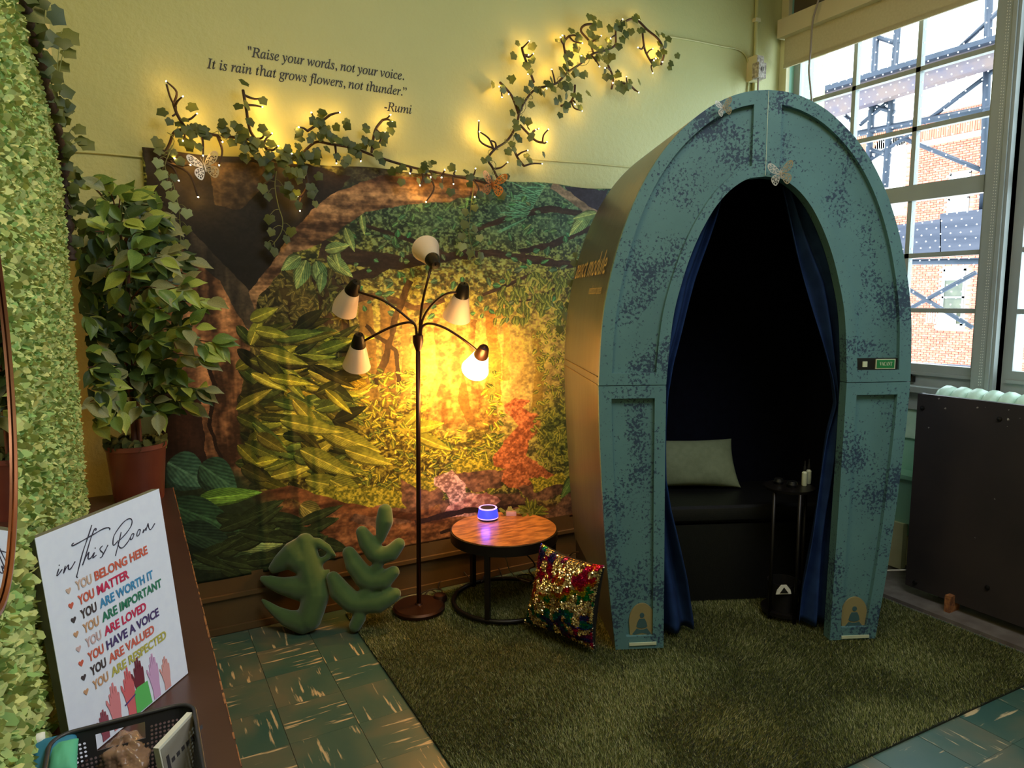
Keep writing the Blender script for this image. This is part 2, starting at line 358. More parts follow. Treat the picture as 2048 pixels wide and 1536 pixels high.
# ------------------------------------------------------------------ the room
XL, XR, YB, YF, ZC = -0.19, 3.66, 3.19, -3.2, 3.75
floor = structure('floor', MB().box(XL-0.2, XR+0.3, YF-0.1, YB+0.1, -0.12, -0.004), 'kerb')
for wide, axis in ((0.2305, 0),):
    tm = []
    T = 0.2297; h = T/2-0.0006
    mb = MB(); mb.box(-h, h, -h, h, -0.006, 0.0); tile_me = mb.mesh('tile', 'tile')
    nt_ = 0
    for i in range(-3, 15):
        for j in range(-9, 5):
            x = 0.379+0.2305*(i+0.5); y = 2.235+0.2292*(j+0.5)
            if x < 0.0 or x > 3.25 or y > YB-0.04: continue
            if 0.95 < x < 3.0 and 1.42 < y < 2.98: continue            # wholly under the rug
            place('tile', tile_me, floor, Matrix.Translation((x, y, 0))@Matrix.Rotation(PI/2*((i+j) % 2), 4, 'Z')); nt_ += 1
structure('wall_back', MB().box(XL-0.2, XR+0.4, YB, YB+0.15, -0.12, ZC), 'wall')
structure('wall_left', MB().box(XL-0.2, XL, YF, YB, -0.12, ZC), 'wall_left')
structure('wall_front', MB().box(XL-0.2, XR+0.4, YF-0.15, YF, -0.12, ZC), 'cream')
structure('ceiling', MB().box(XL-0.2, XR+0.4, YF-0.15, YB+0.15, ZC, ZC+0.12), 'ceiling')
mb = MB(); mb.box(XR, XR+0.22, YF, YB, -0.12, 0.93); mb.box(XR, XR+0.22, YF, YB, 3.42, ZC)
edges = [YB]+[v for a, b in WINS for v in (b+0.045, a-0.045)]+[YF]
for k in range(0, len(edges), 2): mb.box(XR, XR+0.22, edges[k+1], edges[k], 0.93, 3.42)
structure('wall_right', mb, 'wall_right')
mb = MB(); mb.box(XL, 3.4, YB-0.022, YB, 0, 0.26); mb.box(XL, 3.4, YB-0.034, YB-0.02, 0.0, 0.03)
mb.box(XL, 3.4, YB-0.036, YB-0.02, 0.158, 0.176)
structure('baseboard_back', mb, 'base')
structure('baseboard_right', MB().box(XR-0.02, XR, YF, YB-0.03, 0, 0.16), 'cream')
# grey painted casings, posts, sill and apron of the window wall
mb = MB(); mb.box(3.615, XR, 3.135, YB, 0.93, 3.42)
for k in range(2, len(edges)-1, 2): mb.box(3.615, XR, edges[k]+0.0-0.0, edges[k-1]+0.0, 0.93, 3.42)
structure('trim_1', MB().box(3.63, XR, 3.135, YB-0.002, 0.93, 3.42), 'cream')
for n, (p, q) in enumerate([(1.829, 1.929), (0.521, 0.623)]):
    m2 = MB(); m2.box(3.625, 3.72, p, q, 0.93, 3.42); m2.box(3.612, 3.63, p+0.012, p+0.03, 0.93, 3.42)
    structure('trim_%d' % (n+2), m2, 'trim')
m2 = MB(); m2.box(3.60, 3.72, 0.4, 3.15, 0.955, 0.985); m2.box(3.635, XR, 0.4, 3.15, 0.86, 0.955)
structure('trim_4', m2, 'trim')
structure('trim_5', MB().box(3.648, XR, 0.4, 3.15, 0.70, 0.855), 'rad')
m2 = MB(); m2.box(3.675, 3.71, 1.93, 3.134, 3.03, 3.42); m2.box(3.64, 3.675, 2.96, 2.99, 3.10, 3.42); m2.box(3.64, 3.675, 2.2, 2.96, 3.16, 3.19)
structure('trim_6', m2, 'trimdark')
for n, (a, b) in enumerate(WINS):
    w = D.objects.new('window_%d' % (n+1), None); w.location = (3.72, (a+b)/2, 0.985); C.objects.link(w); w['kind'] = 'structure'
    for y0, y1 in ((a-0.045, a), (b, b+0.045)): MB().box(3.70, 3.745, y0, y1, 0.985, 3.42).build('stile', 'trim', w)
    for z0, z1, x0 in ((0.985, 1.098, 3.70), (1.96, 2.043, 3.695), (3.25, 3.42, 3.70)): MB().box(x0, 3.745, a, b, z0, z1).build('rail', 'trim', w)
    m2 = MB(); m2.box(3.685, 3.70, a-0.02, b+0.02, 1.04, 1.055); m2.box(3.69, 3.70, a-0.04, a-0.03, 1.96, 3.25); m2.build('sash_lip', 'trim', w)
    ys = [a+0.372*k for k in range(4)]; zs = [1.098, 1.382, 1.672, 1.96]; zu = [2.043, 2.333, 2.634, 2.935, 3.25]
    for y in ys[1:3]: MB().box(3.705, 3.74, y-0.012, y+0.012, 1.098, 1.96).build('muntin', 'trim', w); MB().box(3.705, 3.74, y-0.012, y+0.012, 2.043, 3.25).build('muntin', 'trim', w)
    for z in zs[1:3]+zu[1:4]: MB().box(3.705, 3.74, a, b, z-0.012, z+0.012).build('muntin', 'trim', w)
    for zz in (zs, zu):
        for j in range(len(zz)-1):
            for k in range(3): MB().box(3.722, 3.724, ys[k]+0.01, ys[k+1]-0.01, zz[j]+0.01, zz[j+1]-0.01).build('pane', 'glass', w)
    if n == 0:
        m2 = MB(); m2.box(3.68, 3.70, 2.25, 2.32, 1.0, 1.03); m2.box(3.675, 3.70, 2.27, 2.28, 1.03, 1.045); m2.build('sash_lock', 'black', w)

# roller blind on the first window
bl = empty('roller_blind', (3.6, 2.55, 3.0), 'beige roller blind with box cassette, half lowered at the window top', 'blind')
m2 = MB(); m2.box(3.555, 3.63, 1.95, 3.15, 3.012, 3.117); m2.build('cassette', 'valance', bl)
MB().box(3.599, 3.601, 1.95, 3.128, 2.85, 3.02).build('fabric', 'blind', bl)
MB().box(3.594, 3.606, 1.95, 3.128, 2.838, 2.862).build('bottom_bar', 'blind', bl)
ch = MB()
for s_ in (0, 1):
    q0, q1 = atx(2017+s_*5, 0, 3.6), atx(1957+s_*4, 770, 3.6)
    q0.z += 0.25
    for k in range(150):
        p = q0.lerp(q1, k/149); ch.add([p+Vector(v)*0.0028 for v in ((1, 0, 0), (-.5, .87, 0), (-.5, -.87, 0), (0, 0, 1.2), (0, 0, -1.2))], [(0, 1, 3), (1, 2, 3), (2, 0, 3), (1, 0, 4), (2, 1, 4), (0, 2, 4)])
ch.build('bead_chain', 'white', bl)['kind'] = 'stuff'
q = atx(1957, 785, 3.6); MB().box(3.595, 3.607, q.y-0.012, q.y+0.012, q.z-0.035, q.z+0.02).build('chain_tensioner', 'white', bl)

def cord(name, pts, r, m, label, cat='cord', group=None, n=6):
    p = bez(pts, 8); o = MB().tube(p, r, n).build(name, m, None, 0, loc=p[len(p)//2]); return tag(o, label, cat, group)
cord('power_cord', [atx(x, y, 3.53) for x, y in ((1646, -30), (1634, 10), (1625, 45), (1621, 100), (1618, 140), (1621, 175))]+[Vector((2.83, 1.82, 2.245)) if False else atx(1625, 215, 3.45)], 0.006, 'greycord', 'grey cord hanging in front of the beige roller blind')

# conduit, outlet and wires on the back wall
cn = empty('conduit', (aty(1512, 100, YB).x, YB-0.01, 2.3), 'cream conduit running down the back wall beside the window corner', 'conduit')
xc = aty(1512, 60, YB-0.012).x
m2 = MB(); m2.tube([(xc, YB-0.012, 3.7), (xc, YB-0.012, 2.2)], 0.012, 10); m2.build('pipe', 'wall', cn, 0)
m2 = MB(); m2.box(xc-0.02, xc+0.02, YB-0.028, YB, 3.09, 3.11); m2.build('pipe_strap', 'cream', cn)
ob = empty('outlet_box', (xc+0.02, YB-0.03, 2.8), 'cream surface outlet box with grimy socket plate on the conduit', 'outlet')
p0, p1 = aty(1512, 158, YB-0.075), aty(1528, 112, YB-0.075)
MB().box(p0.x, p1.x, YB-0.075, YB, p0.z, p1.z).build('box', 'cream', ob)
MB().box(p0.x+0.003, p1.x-0.003, YB-0.079, YB-0.075, p0.z+0.004, p1.z-0.004).build('socket_plate', 'grime', ob)
pl = empty('plug_adapter', (xc+0.04, YB-0.1, 2.75), 'bulky grey plug adapter pushed into the cream outlet box', 'plug')
a0, a1 = aty(1517, 154, YB-0.13), aty(1533, 126, YB-0.13)
MB().box(a0.x, a1.x, YB-0.13, YB-0.08, a0.z, a1.z).build('body', 'grime', pl)
m2 = MB(); m2.box(a0.x+0.02, a0.x+0.024, YB-0.132, YB-0.129, a0.z+0.04, a0.z+0.06); m2.box(a0.x+0.034, a0.x+0.038, YB-0.132, YB-0.129, a0.z+0.04, a0.z+0.06); m2.build('socket_slot', 'ink', pl)
m2 = MB(); m2.tube(bez([(a0.x+0.02, YB-0.11, a0.z), (a0.x+0.02, YB-0.11, a0.z-0.12), (a0.x-0.0, YB-0.12, a0.z-0.4)], 6), 0.006, 6); m2.build('lead', 'greycord', pl, 0)
cord('surface_wire', [aty(x, y, YB-0.006) for x, y in ((1318, 70), (1380, 80), (1440, 92), (1478, 100), (1494, 118), (1498, 150), (1494, 200), (1490, 330))], 0.0045, 'wall', 'pale wire looping over the back wall toward the outlet box', 'wire')
cord('surface_wire', [aty(x, y, YB-0.005) for x, y in ((120, 302), (180, 305), (240, 310), (300, 316))], 0.004, 'wall', 'pale wire along the back wall above the ficus', 'wire')
cord('surface_wire', [aty(x, y, YB-0.004) for x, y in ((1060, 318), (1120, 323), (1190, 328), (1290, 338))], 0.003, 'wall', 'pale wire on the back wall just left of the booth top', 'wire')

# quotation in vinyl letters on the back wall (mathematical italics from the built-in fallback font)
def ital(s):
    o = ''
    for c in s:
        if c == 'h': o += '\u210e'
        elif 'a' <= c <= 'z': o += chr(0x1D44E+ord(c)-97)
        elif 'A' <= c <= 'Z': o += chr(0x1D434+ord(c)-65)
        else: o += c
    return o
qt = empty('wall_quote', (0.8, YB-0.002, 2.38), 'quotation in black italic vinyl letters on the green back wall', 'lettering')
for body, xa, xb, z in (('"Raise your words, not your voice.', 0.500, 1.178, 2.452), ('It is rain that grows flowers, not thunder.\u201d', 0.338, 1.190, 2.382), ('-Rumi', 1.080, 1.212, 2.306)):
    text_mesh('text_line', ital(body), 'ink', qt, (xa, YB-0.001, z), (1, 0, 0), (0, 0, 1), width=xb-xa, height=0.056, bold=0.012)

# ------------------------------------------------------------------ outside: brick wing and scaffold
XB = 24.0
bd = empty('brick_building', (XB+2, 15.5, -5), 'red brick building wing outside the paned window', 'building')
top = atx(1990, 200, XB).z
MB().box(XB+0.03, XB+4, 4.0, 30.0, -8, top).build('wall', 'mortar', bd)
m2 = MB(); m2.box(XB-0.2, XB+4, 4.0, 30.0, top, top+0.16); m2.box(XB-0.08, XB+0.1, 4.0, 30.0, top-0.95, top-0.85); m2.build('cornice', 'stone', bd)
wins = []
def far_window(x0, y0, x1, y1, shade):
    a, b = atx(x0, y1, XB), atx(x1, y0, XB); ya, yb = min(a.y, b.y), max(a.y, b.y); wins.append((ya, yb, a.z, b.z))
    f = MB(); f.box(XB-0.02, XB+0.06, ya, ya+0.06, a.z, b.z); f.box(XB-0.02, XB+0.06, yb-0.06, yb, a.z, b.z); f.box(XB-0.02, XB+0.06, ya, yb, b.z-0.07, b.z)
    f.box(XB-0.02, XB+0.06, ya, yb, (a.z+b.z)/2-0.03, (a.z+b.z)/2+0.03); f.box(XB-0.02, XB+0.06, ya, yb, a.z, a.z+0.06)
    w = f.build('window', 'farframe', bd)
    MB().box(XB+0.022, XB+0.026, ya, yb, a.z, b.z).build('pane', 'farglass', w)
    MB().box(XB+0.010, XB+0.016, ya+.06, yb-.06, a.z+(b.z-a.z)*(1-shade), b.z-.07).build('shade', 'farblind', w)
    MB().box(XB-0.12, XB+0.05, ya-0.12, yb+0.12, a.z-0.12, a.z).build('sill', 'stone', bd)
far_window(1893, 341, 1943, 452, 0.75); far_window(1880, 537, 1932, 650, 0.2); far_window(2060, 500, 2120, 640, 0.3); far_window(1680, 345, 1735, 470, 0.6)
wy0, wy1, wz0, wz1 = wins[1]
ac = MB(); ac.box(XB-0.5, XB, wy0+0.2, wy1-0.2, wz0, wz0+0.5)
for k in range(8): ac.box(XB-0.52, XB-0.5, wy0+0.3+k*0.08, wy0+0.33+k*0.08, wz0+0.08, wz0+0.42)
acw = ac.build('air_conditioner', 'stone', bd)
ya = atx(1778, 330, XB).y; za = atx(1778, 330, XB).z
arch = MB(); pts = [(ya+0.6*math.cos(t), za+0.5+0.6*math.sin(t)) for t in np.linspace(0, PI, 14)]
arch.prism([(ya-0.6, za-1.8)]+[(ya+0.6, za-1.8)]+pts, lambda a, b, d: Vector((XB-0.01-d, a, b)), 0, 0.03); arch.build('arched_window', 'stone', bd)
bm_ = MB(); bm_.box(-0.03, 0.04, -0.094, 0.094, -0.029, 0.029); brick_me = bm_.mesh('brick', 'brick')
many = MB(); nbr = 0
for r in range(150):
    z = -3.2+r*0.0762
    if z > top-1.0: break
    for k in range(82):
        y = 8.4+k*0.209+(0.1 if r % 2 else 0)
        if any(a-0.1 < y < b+0.1 and c-0.2 < z < d+0.06 for a, b, c, d in wins) or (abs(y-ya) < 0.72 and za-1.8 < z < za+1.1): continue
        if 12.35 < y < 13.35 and -1.0 < z < 5.4 and nbr < 300:
            place('brick', brick_me, bd, Matrix.Translation((XB+random.uniform(-.006, .004), y, z))); nbr += 1
        else: many.add([(XB-0.03, y+a*.094, z+c*.029) for c in (-1, 1) for a in (-1, 1)]+[(XB+0.04, y+a*.094, z+c*.029) for c in (-1, 1) for a in (-1, 1)], [(0, 2, 3, 1), (0, 1, 5, 4), (2, 6, 7, 3), (0, 4, 6, 2), (1, 3, 7, 5)])
for k in range(225): many.box(XB-0.04, XB+0.04, 8.4+k*0.0762, 8.46+k*0.0762, top-0.8, top-0.04)
many.build('brick_courses', 'brickmany', bd)['kind'] = 'stuff'

XS = 7.0
sf = empty('scaffold', (XS, 4.6, -3), 'blue grey steel scaffold with beam and planks outside the window', 'scaffold')
def bar(name, p, q, r=0.026, m='steel', X=XS):
    return MB().tube([atx(*p, X), atx(*q, X)], r, 8).build(name, m, sf, 0)
for p, q in (((1755, 30), (1734, 372)), ((1798, 20), (1770, 375)), ((1624, 60), (1618, 260)), ((1979, -30), (1966, 420)), ((1690, 420), (1680, 760))): bar('post', p, q, 0.034)
for p, q in (((1757, 75), (1797, 88)), ((1748, 212), (1788, 224)), ((1742, 300), (1780, 312))): bar('rung', p, q, 0.024)
for p, q in (((1720, 250), (1785, 196)), ((1848, 246), (1992, 138)), ((1742, 318), (1832, 262)), ((1785, 268), (1975, 345)), ((1920, 95), (2000, 20)), ((1690, 230), (1712, 250)),
             ((1800, 568), (1945, 655)), ((1800, 628), (1952, 545)), ((2040, 560), (2100, 640))): bar('brace', p, q, 0.022)
bar('ledger', (1700, 270), (1992, 214), 0.034); bar('ledger', (1790, 524), (1975, 522), 0.03); bar('ledger', (1790, 728), (1960, 738), 0.03)
def beam(name, tl, tr, br, bl_, X, dx, m):
    P = [atx(*p, X) for p in (tl, tr, br, bl_)]; m2 = MB(); m2.add(P+[p+Vector((dx, 0, 0)) for p in P], [(0, 1, 2, 3), (7, 6, 5, 4), (0, 4, 5, 1), (1, 5, 6, 2), (2, 6, 7, 3), (3, 7, 4, 0)]); return m2.build(name, m, sf)
beam('steel_beam', (1560, 205), (2010, 72), (2010, 122), (1560, 262), 6.8, 0.12, 'rust')
beam('beam_flange', (1560, 198), (2010, 64), (2010, 74), (1560, 208), 6.72, 0.3, 'steel')
beam('plank', (1700, 462), (1882, 438), (1882, 505), (1700, 515), 6.9, 0.1, 'deck')
beam('plank', (1880, 428), (1985, 416), (1985, 498), (1880, 505), 6.9, 0.1, 'deck')

# ------------------------------------------------------------------ meditation booth
BA = math.radians(-24.03)
BU = Vector((math.cos(BA), math.sin(BA), 0)); BK = Vector((-math.sin(BA), math.cos(BA), 0)); BC = Vector((2.198, 1.964, 0.014))-BU*0.011
def BW(s, d, z): return BC+BU*s+BK*d+Vector((0, 0, z))
def bf(x, y, d=0.0):
    p = atp(x, y, BC+BK*d, BK)-BC; return (p.dot(BU), p.z)
def resample(P, stops):
    P = [Vector((a, b, 0)) for a, b in P]; L = [0]
    for i in range(1, len(P)): L.append(L[-1]+(P[i]-P[i-1]).length)
    out = []
    for st in stops:
        t = st(L[-1]) if callable(st) else st*L[-1]
        i = max(j for j in range(len(L)) if L[j] <= t+1e-9); i = min(i, len(P)-2)
        q = P[i].lerp(P[i+1], min(1, (t-L[i])/(L[i+1]-L[i]))); out.append((q.x, q.y))
    return out
def smooth2(P): return [(q.x, q.y) for q in bez([(a, b, 0) for a, b in P], 6)]
ZS = 1.098
PO_lo = smooth2([(.559, 0), (.585, .22), (.607, .45), (.633, .84), (.642, ZS)]); PI_lo = smooth2([(.358, 0), (.363, .35), (.368, .7), (.372, ZS)])
PO_up = smooth2([(.642, ZS), (.631, 1.33), (.605, 1.5), (.558, 1.68), (.5, 1.83), (.43, 1.955), (.345, 2.06), (.24, 2.148), (.14, 2.198), (.06, 2.218), (0, 2.222)])
PI_up = smooth2([(.372, ZS), (.352, 1.345), (.318, 1.5), (.272, 1.637), (.21, 1.76), (.147, 1.84), (.08, 1.888), (.03, 1.9), (0, 1.902)])
booth = empty('meditation_booth', BC, 'teal arched wooden meditation booth with open dark doorway standing on the grass rug', 'booth')
def quarter(PO, PI_, sg, b0, b1, n, outer_w=.05, inner_w=.045):
    st = [0, lambda L: b0]+[(lambda L, k=k: b0+(L-b0-b1)*k/n) for k in range(1, n)]+[lambda L: L-b1, 1.0]
    O = resample(PO, st); I = resample(PI_, st); R = []
    for o, i in zip(O, I):
        w = math.hypot(o[0]-i[0], o[1]-i[1]); R.append([(o[0]+(i[0]-o[0])*f, o[1]+(i[1]-o[1])*f) for f in (0, outer_w/w, 1-inner_w/w, 1)])
    fr, pn = MB(), MB(); N = len(R)
    def P(r, c, d): return BW(sg*R[r][c][0], d, R[r][c][1])
    for r in range(N-1):
        for c in range(3):
            rec = c == 1 and 0 < r < N-2
            q = [P(r, c, 0), P(r, c+1, 0), P(r+1, c+1, 0), P(r+1, c, 0)]
            if not rec: fr.add(q, [(0, 1, 2, 3)])
            else:
                pn.add([P(r, c, .02), P(r, c+1, .02), P(r+1, c+1, .02), P(r+1, c, .02)], [(0, 1, 2, 3)])
                fr.add([P(r, 1, 0), P(r+1, 1, 0), P(r+1, 1, .022), P(r, 1, .022)], [(0, 1, 2, 3)]); fr.add([P(r, 2, 0), P(r+1, 2, 0), P(r+1, 2, .022), P(r, 2, .022)], [(0, 1, 2, 3)])
        fr.add([P(r, 3, 0), P(r+1, 3, 0), P(r+1, 3, .05), P(r, 3, .05)], [(0, 1, 2, 3)]); fr.add([P(r, 0, 0), P(r+1, 0, 0), P(r+1, 0, .02), P(r, 0, .02)], [(0, 1, 2, 3)])
    for r in (1, N-2): fr.add([P(r, 1, 0), P(r, 2, 0), P(r, 2, .022), P(r, 1, .022)], [(0, 1, 2, 3)])
    for r in (0, N-1): fr.add([P(r, 0, 0), P(r, 3, 0), P(r, 3, .05), P(r, 0, .05)], [(0, 1, 2, 3)])
    f = fr.build('front_frame', 'booth', booth, 25); p = pn.build('recessed_panel', 'booth', booth, 25)
    return f, p
trimz = lambda P, dz: [(a, b+(dz if i == 0 else 0)) for i, (a, b) in enumerate(P)]
for sg in (-1, 1):
    quarter([(a, min(b, ZS-.003)) for a, b in PO_lo], [(a, min(b, ZS-.003)) for a, b in PI_lo], sg, .055, .05, 14)
    up = quarter(PO_up, PI_up, sg, .048, .055, 34)
full = [(-a, b) for a, b in PO_lo+PO_up[1:]]+[(a, b) for a, b in reversed(PO_lo+PO_up[1:-1])]
sh = MB(); sh.grid([[BW(a, d, b) for a, b in full] for d in (.02, .04, .45, .88)]); sh.build('outer_shell', 'shell', booth, 40)
def inset(P, e):
    out = []
    for i, (a, b) in enumerate(P):
        a0, b0 = P[max(i-1, 0)]; a1, b1 = P[min(i+1, len(P)-1)]; l = math.hypot(a1-a0, b1-b0) or 1
        out.append((a+(b1-b0)/l*e, b-(a1-a0)/l*e))
    return out
ins = inset(full, .03)
ln = MB(); ln.grid([[BW(a, d, max(b, 0)) for a, b in ins] for d in (.052, .45, .86)]); ln.add([BW(a, .86, max(b, 0)) for a, b in ins], [tuple(range(len(ins)))])
arch = [(-a, b) for a, b in PI_lo+PI_up[1:]]+[(a, b) for a, b in reversed(PI_lo+PI_up[1:-1])]
ax = resample(arch, [k/120 for k in range(121)]); ix = resample(ins, [k/120 for k in range(121)])
ln.grid([[BW(a, .052, max(b, 0)) for a, b in ax], [BW(a, .052, max(b, 0)) for a, b in ix]]); ln.build('lining', 'navy', booth, 40)
MB().add([BW(a, .882, b) for a, b in full], [tuple(range(len(full)))]).build('back_panel', 'shell', booth)
for zz in (1.100, 1.132):
    for sg in (-1, 1):
        MB().tube([BW(sg*.6435, .025, zz-.002), BW(sg*.6435, .875, zz-.002)], .0022, 4).build('seam_line', 'base', booth)
MB().tube([BW(0, -.0002, 1.906), BW(0, -.0002, 2.219)], .0009, 4).build('seam_line', 'ivory', booth)
# occupancy slide
s0, z0 = bf(1706, 741, .0); s1, z1 = bf(1797, 716, .0)
def bbox(s0, s1, d0, d1, z0, z1): return lambda p: BW(p.x, p.y, p.z)
def bbx(m2, s0, s1, d0, d1, z0, z1): return m2.box(s0, s1, d0, d1, z0, z1, T=lambda p: BW(p.x, p.y, p.z))
sl = bbx(MB(), s0, s1, .004, .022, z0, z1).build('occupancy_slide', 'blackplastic', booth); sl['label'] = 'black occupancy slide with green VACANT plate'
w_, h_ = s1-s0, z1-z0
bbx(MB(), s0+w_*.50, s0+w_*.93, -.002, .006, z0+h_*.10, z1-h_*.08).build('vacant_plate', 'ivory', sl)
bbx(MB(), s0+w_*.515, s0+w_*.905, -.004, .0, z0+h_*.19, z1-h_*.14).build('green_face', 'greenplate', sl)
bbx(MB(), s0+w_*.21, s0+w_*.31, -.001, .006, z0+h_*.28, z1-h_*.26).build('padlock_mark', 'ivory', sl)
def mbold(s): return ''.join(chr(0x1D400+ord(c)-65) for c in s)
text_mesh('vacant_lettering', mbold('VACANT'), 'ivory', sl, BW(s0+w_*.57, -.0045, z0+h_*.40), BU, (0, 0, 1), width=w_*.28, height=.021)
# emblem plates at the feet
for (xa, ya_), (xb, yb_), (xt, yt_) in (((1259.7, 1279.5), (1305, 1279), (1283, 1205.7)), ((1682, 1266), (1727.6, 1265), (1711, 1193))):
    a = bf(xa, ya_, .018); b = bf(xb, yb_, .018); t = bf(xt, yt_, .018); cx = (a[0]+b[0])/2; w = (b[0]-a[0])/2*1.06; zb = (a[1]+b[1])/2; hh = t[1]-zb
    prof = [(cx-w*.93, zb), (cx+w*.93, zb)]+[(cx+w*(1.06*math.cos(th) if th < PI/2 else 1.06*math.cos(th)), zb+hh*.52+hh*.48*math.sin(th)) for th in np.linspace(0, PI, 16)]
    pm = MB(); pm.prism(prof, lambda s, z, d: BW(s, d, z), .013, .0195); ep = pm.build('emblem_plate', 'plate', booth)
    fg = MB(); T = lambda s, z, d: BW(cx+s*w, d, zb+z*hh)
    fg.prism([(.19*math.cos(k), .68+.068*math.sin(k)*1.0) for k in np.linspace(0, 2*PI, 14)[:-1]], T, .0115, .014)
    fg.prism([(-.22, .585), (.22, .585), (.36, .50), (.46, .38), (.30, .345), (0, .325), (-.30, .345), (-.46, .38), (-.36, .50)], T, .0115, .014)
    fg.prism([(-.42, .325), (-.15, .295), (.15, .295), (.42, .325), (.78, .18), (.62, .16), (0, .205), (-.62, .16), (-.78, .18)], T, .0115, .014)
    fg.build('figure_mark', 'emblem', ep)
    bbx(MB(), cx-w*1.1, cx+w*1.15, -.004, .02, zb-.014, zb-.002).build('plate_ledge', 'ivory', booth)
# lettering on the booth flank
def flank(x, y): return atp(x, y, BW(-.585, 0, 0), BU)
q0 = flank(1170, 506); ang = Vector((.055, 0, .18)); yv = (BU*.26+Vector((0, 0, 1))).normalized()
text_mesh('flank_lettering', 'zenct module', 'gold', booth, BW(-.602, .80, 1.535), -BK, yv, width=.70, height=.15, thick=.003)
text_mesh('flank_lettering', 'meditation spaces', 'gold', booth, BW(-.616, .36, 1.455), -BK, yv, width=.26, height=.06, thick=.003)

def curtain(name, px_in, sg, label):
    pts = [bf(x, y, .1) for x, y in px_in]; zs_ = [p[1] for p in pts][::-1]; ss_ = [p[0] for p in pts][::-1]
    Z = np.linspace(1.88, .02, 60); rows = []
    for z in Z:
        si = float(np.interp(z, zs_, ss_)); so = sg*float(np.interp(z, [0, 1.1, 1.5, 1.9], [.46, .44, .42, .20])); n = 36; row = []
        if sg*si > sg*so: so = si+sg*.02
        for k in range(n):
            f = k/(n-1); pl_ = math.sin(f*5.2*PI+.6*math.sin(z*3))
            row.append(BW(so+(si-so)*f, .12+.028*pl_*(.5+.5*abs(si-so)/.2)+.01*math.sin(z*9+f*7), z))
        rows.append(row)
    m2 = MB(); m2.grid(rows); o = m2.build(name, 'curtain', booth, 0); 
    md = o.modifiers.new('thick', 'SOLIDIFY'); md.thickness = .003
    return o
curtain('curtain', [(1450, 372), (1437, 430), (1422, 480), (1395, 560), (1370, 650), (1347, 730), (1337, 790), (1334, 860), (1334, 960), (1342, 1020), (1357, 1085), (1375, 1160), (1389, 1245)], -1, '')
curtain('curtain', [(1568, 372), (1582, 430), (1600, 500), (1622, 580), (1648, 680), (1668, 760), (1676, 810), (1660, 870), (1645, 950), (1630, 1030), (1617, 1120), (1608, 1180), (1602, 1245)], 1, '')
# seat, pillow and caddy inside
st = empty('upholstered_bench', BW(0, .64, 0), 'black leather bench seat inside the dark booth', 'bench')
bbx(MB(), -.58, .58, .43, .85, 0.0, .375).build('seat_base', 'leather', st); 
cu = MB(); R_ = [(d, z) for d, z in ((.43, .385), (.418, .40), (.415, .43), (.42, .455), (.435, .466), (.84, .466), (.85, .455), (.85, .385))]
cu.prism(R_, lambda a, b, c: BW(c, a, b), -.58, .58); cu.build('seat_cushion', 'leather', st, 30)
def pillow_mb(corners, thick, n=22, pinch=.07, nrm=None):
    bl_, br_, tr_, tl_ = [Vector(c) for c in corners]; nn = nrm or (br_-bl_).cross(tl_-bl_).normalized(); m2 = MB()
    def pt(u, v, sgn):
        uu = .5+.5*u*(1-pinch*(1-v*v)); vv = .5+.5*v*(1-pinch*(1-u*u)); b = bl_.lerp(br_, uu).lerp(tl_.lerp(tr_, uu), vv)
        w = max(0, (1-u**2)*(1-v**2))**.42; wob = 1+.06*math.sin(7*u+3*v)+.05*math.sin(5*v-4*u)
        return b+nn*sgn*thick*.5*w*wob
    us = [math.sin(PI/2*(-1+2*k/n)) for k in range(n+1)]
    m2.grid([[pt(u, v, 1) for u in us] for v in us]); m2.grid([[pt(u, v, -1) for u in reversed(us)] for v in us]); return m2, pt
pc, _ = pillow_mb([BW(-.22, .74, .478), BW(.245, .70, .474), BW(.235, .82, .705), BW(-.22, .83, .705)], .13)
tag(pc.build('seat_pillow', 'sage', None, 60, loc=BW(.01, .76, .47)), 'sage green cotton pillow leaning at the back of the black booth seat', 'pillow')
cdb = BW(.25, .26, 0); cad = empty('caddy_table', cdb, 'slim black side table with round tray inside the booth doorway', 'side table')
ct, cz = bf(1578, 972, .26)
cad.location = BW(ct, .26, 0)
MB().lathe([(.0, .0), (.105, .0), (.108, .012), (.0, .013)], BW(ct, .26, cz-.012), n=28).build('tray', 'black', cad, 30)
for s_, d_ in ((-.085, .22), (.0, .155), (.085, .27)): MB().tube([BW(ct+s_, d_, .0), BW(ct+s_, d_, cz-.01)], .008, 8).build('leg', 'black', cad, 0)
MB().lathe([(.0, .02), (.10, .02), (.10, .035), (.0, .035)], BW(ct, .26, .0), n=28).build('lower_shelf', 'black', cad, 30)
bx = empty('caddy_bin', BW(ct-.01, .24, .04), 'black bin with small white triangular mark on the caddy lower shelf', 'bin')
MB().lathe([(.0, 0), (.06, 0), (.072, .13), (.066, .13), (.055, .01), (.0, .01)], BW(ct-.01, .25, .036), n=24).build('body', 'blackplastic', bx, 30)
sgm, zg = bf(1568, 1180, .175); m2 = MB(); m2.prism([(-.035, -.02), (.035, -.02), (.03, .0), (.012, .022), (-.012, .022), (-.03, 0)], lambda a, b, d: BW(sgm+a, .176+d, zg+b), 0, .004); m2.build('white_mark', 'paper', bx)
m2 = MB(); m2.prism([(-.018, -.014), (.02, -.014), (.0, .012)], lambda a, b, d: BW(sgm+a, .173+d, zg+b), 0, .002); m2.build('triangle', 'ink', bx)
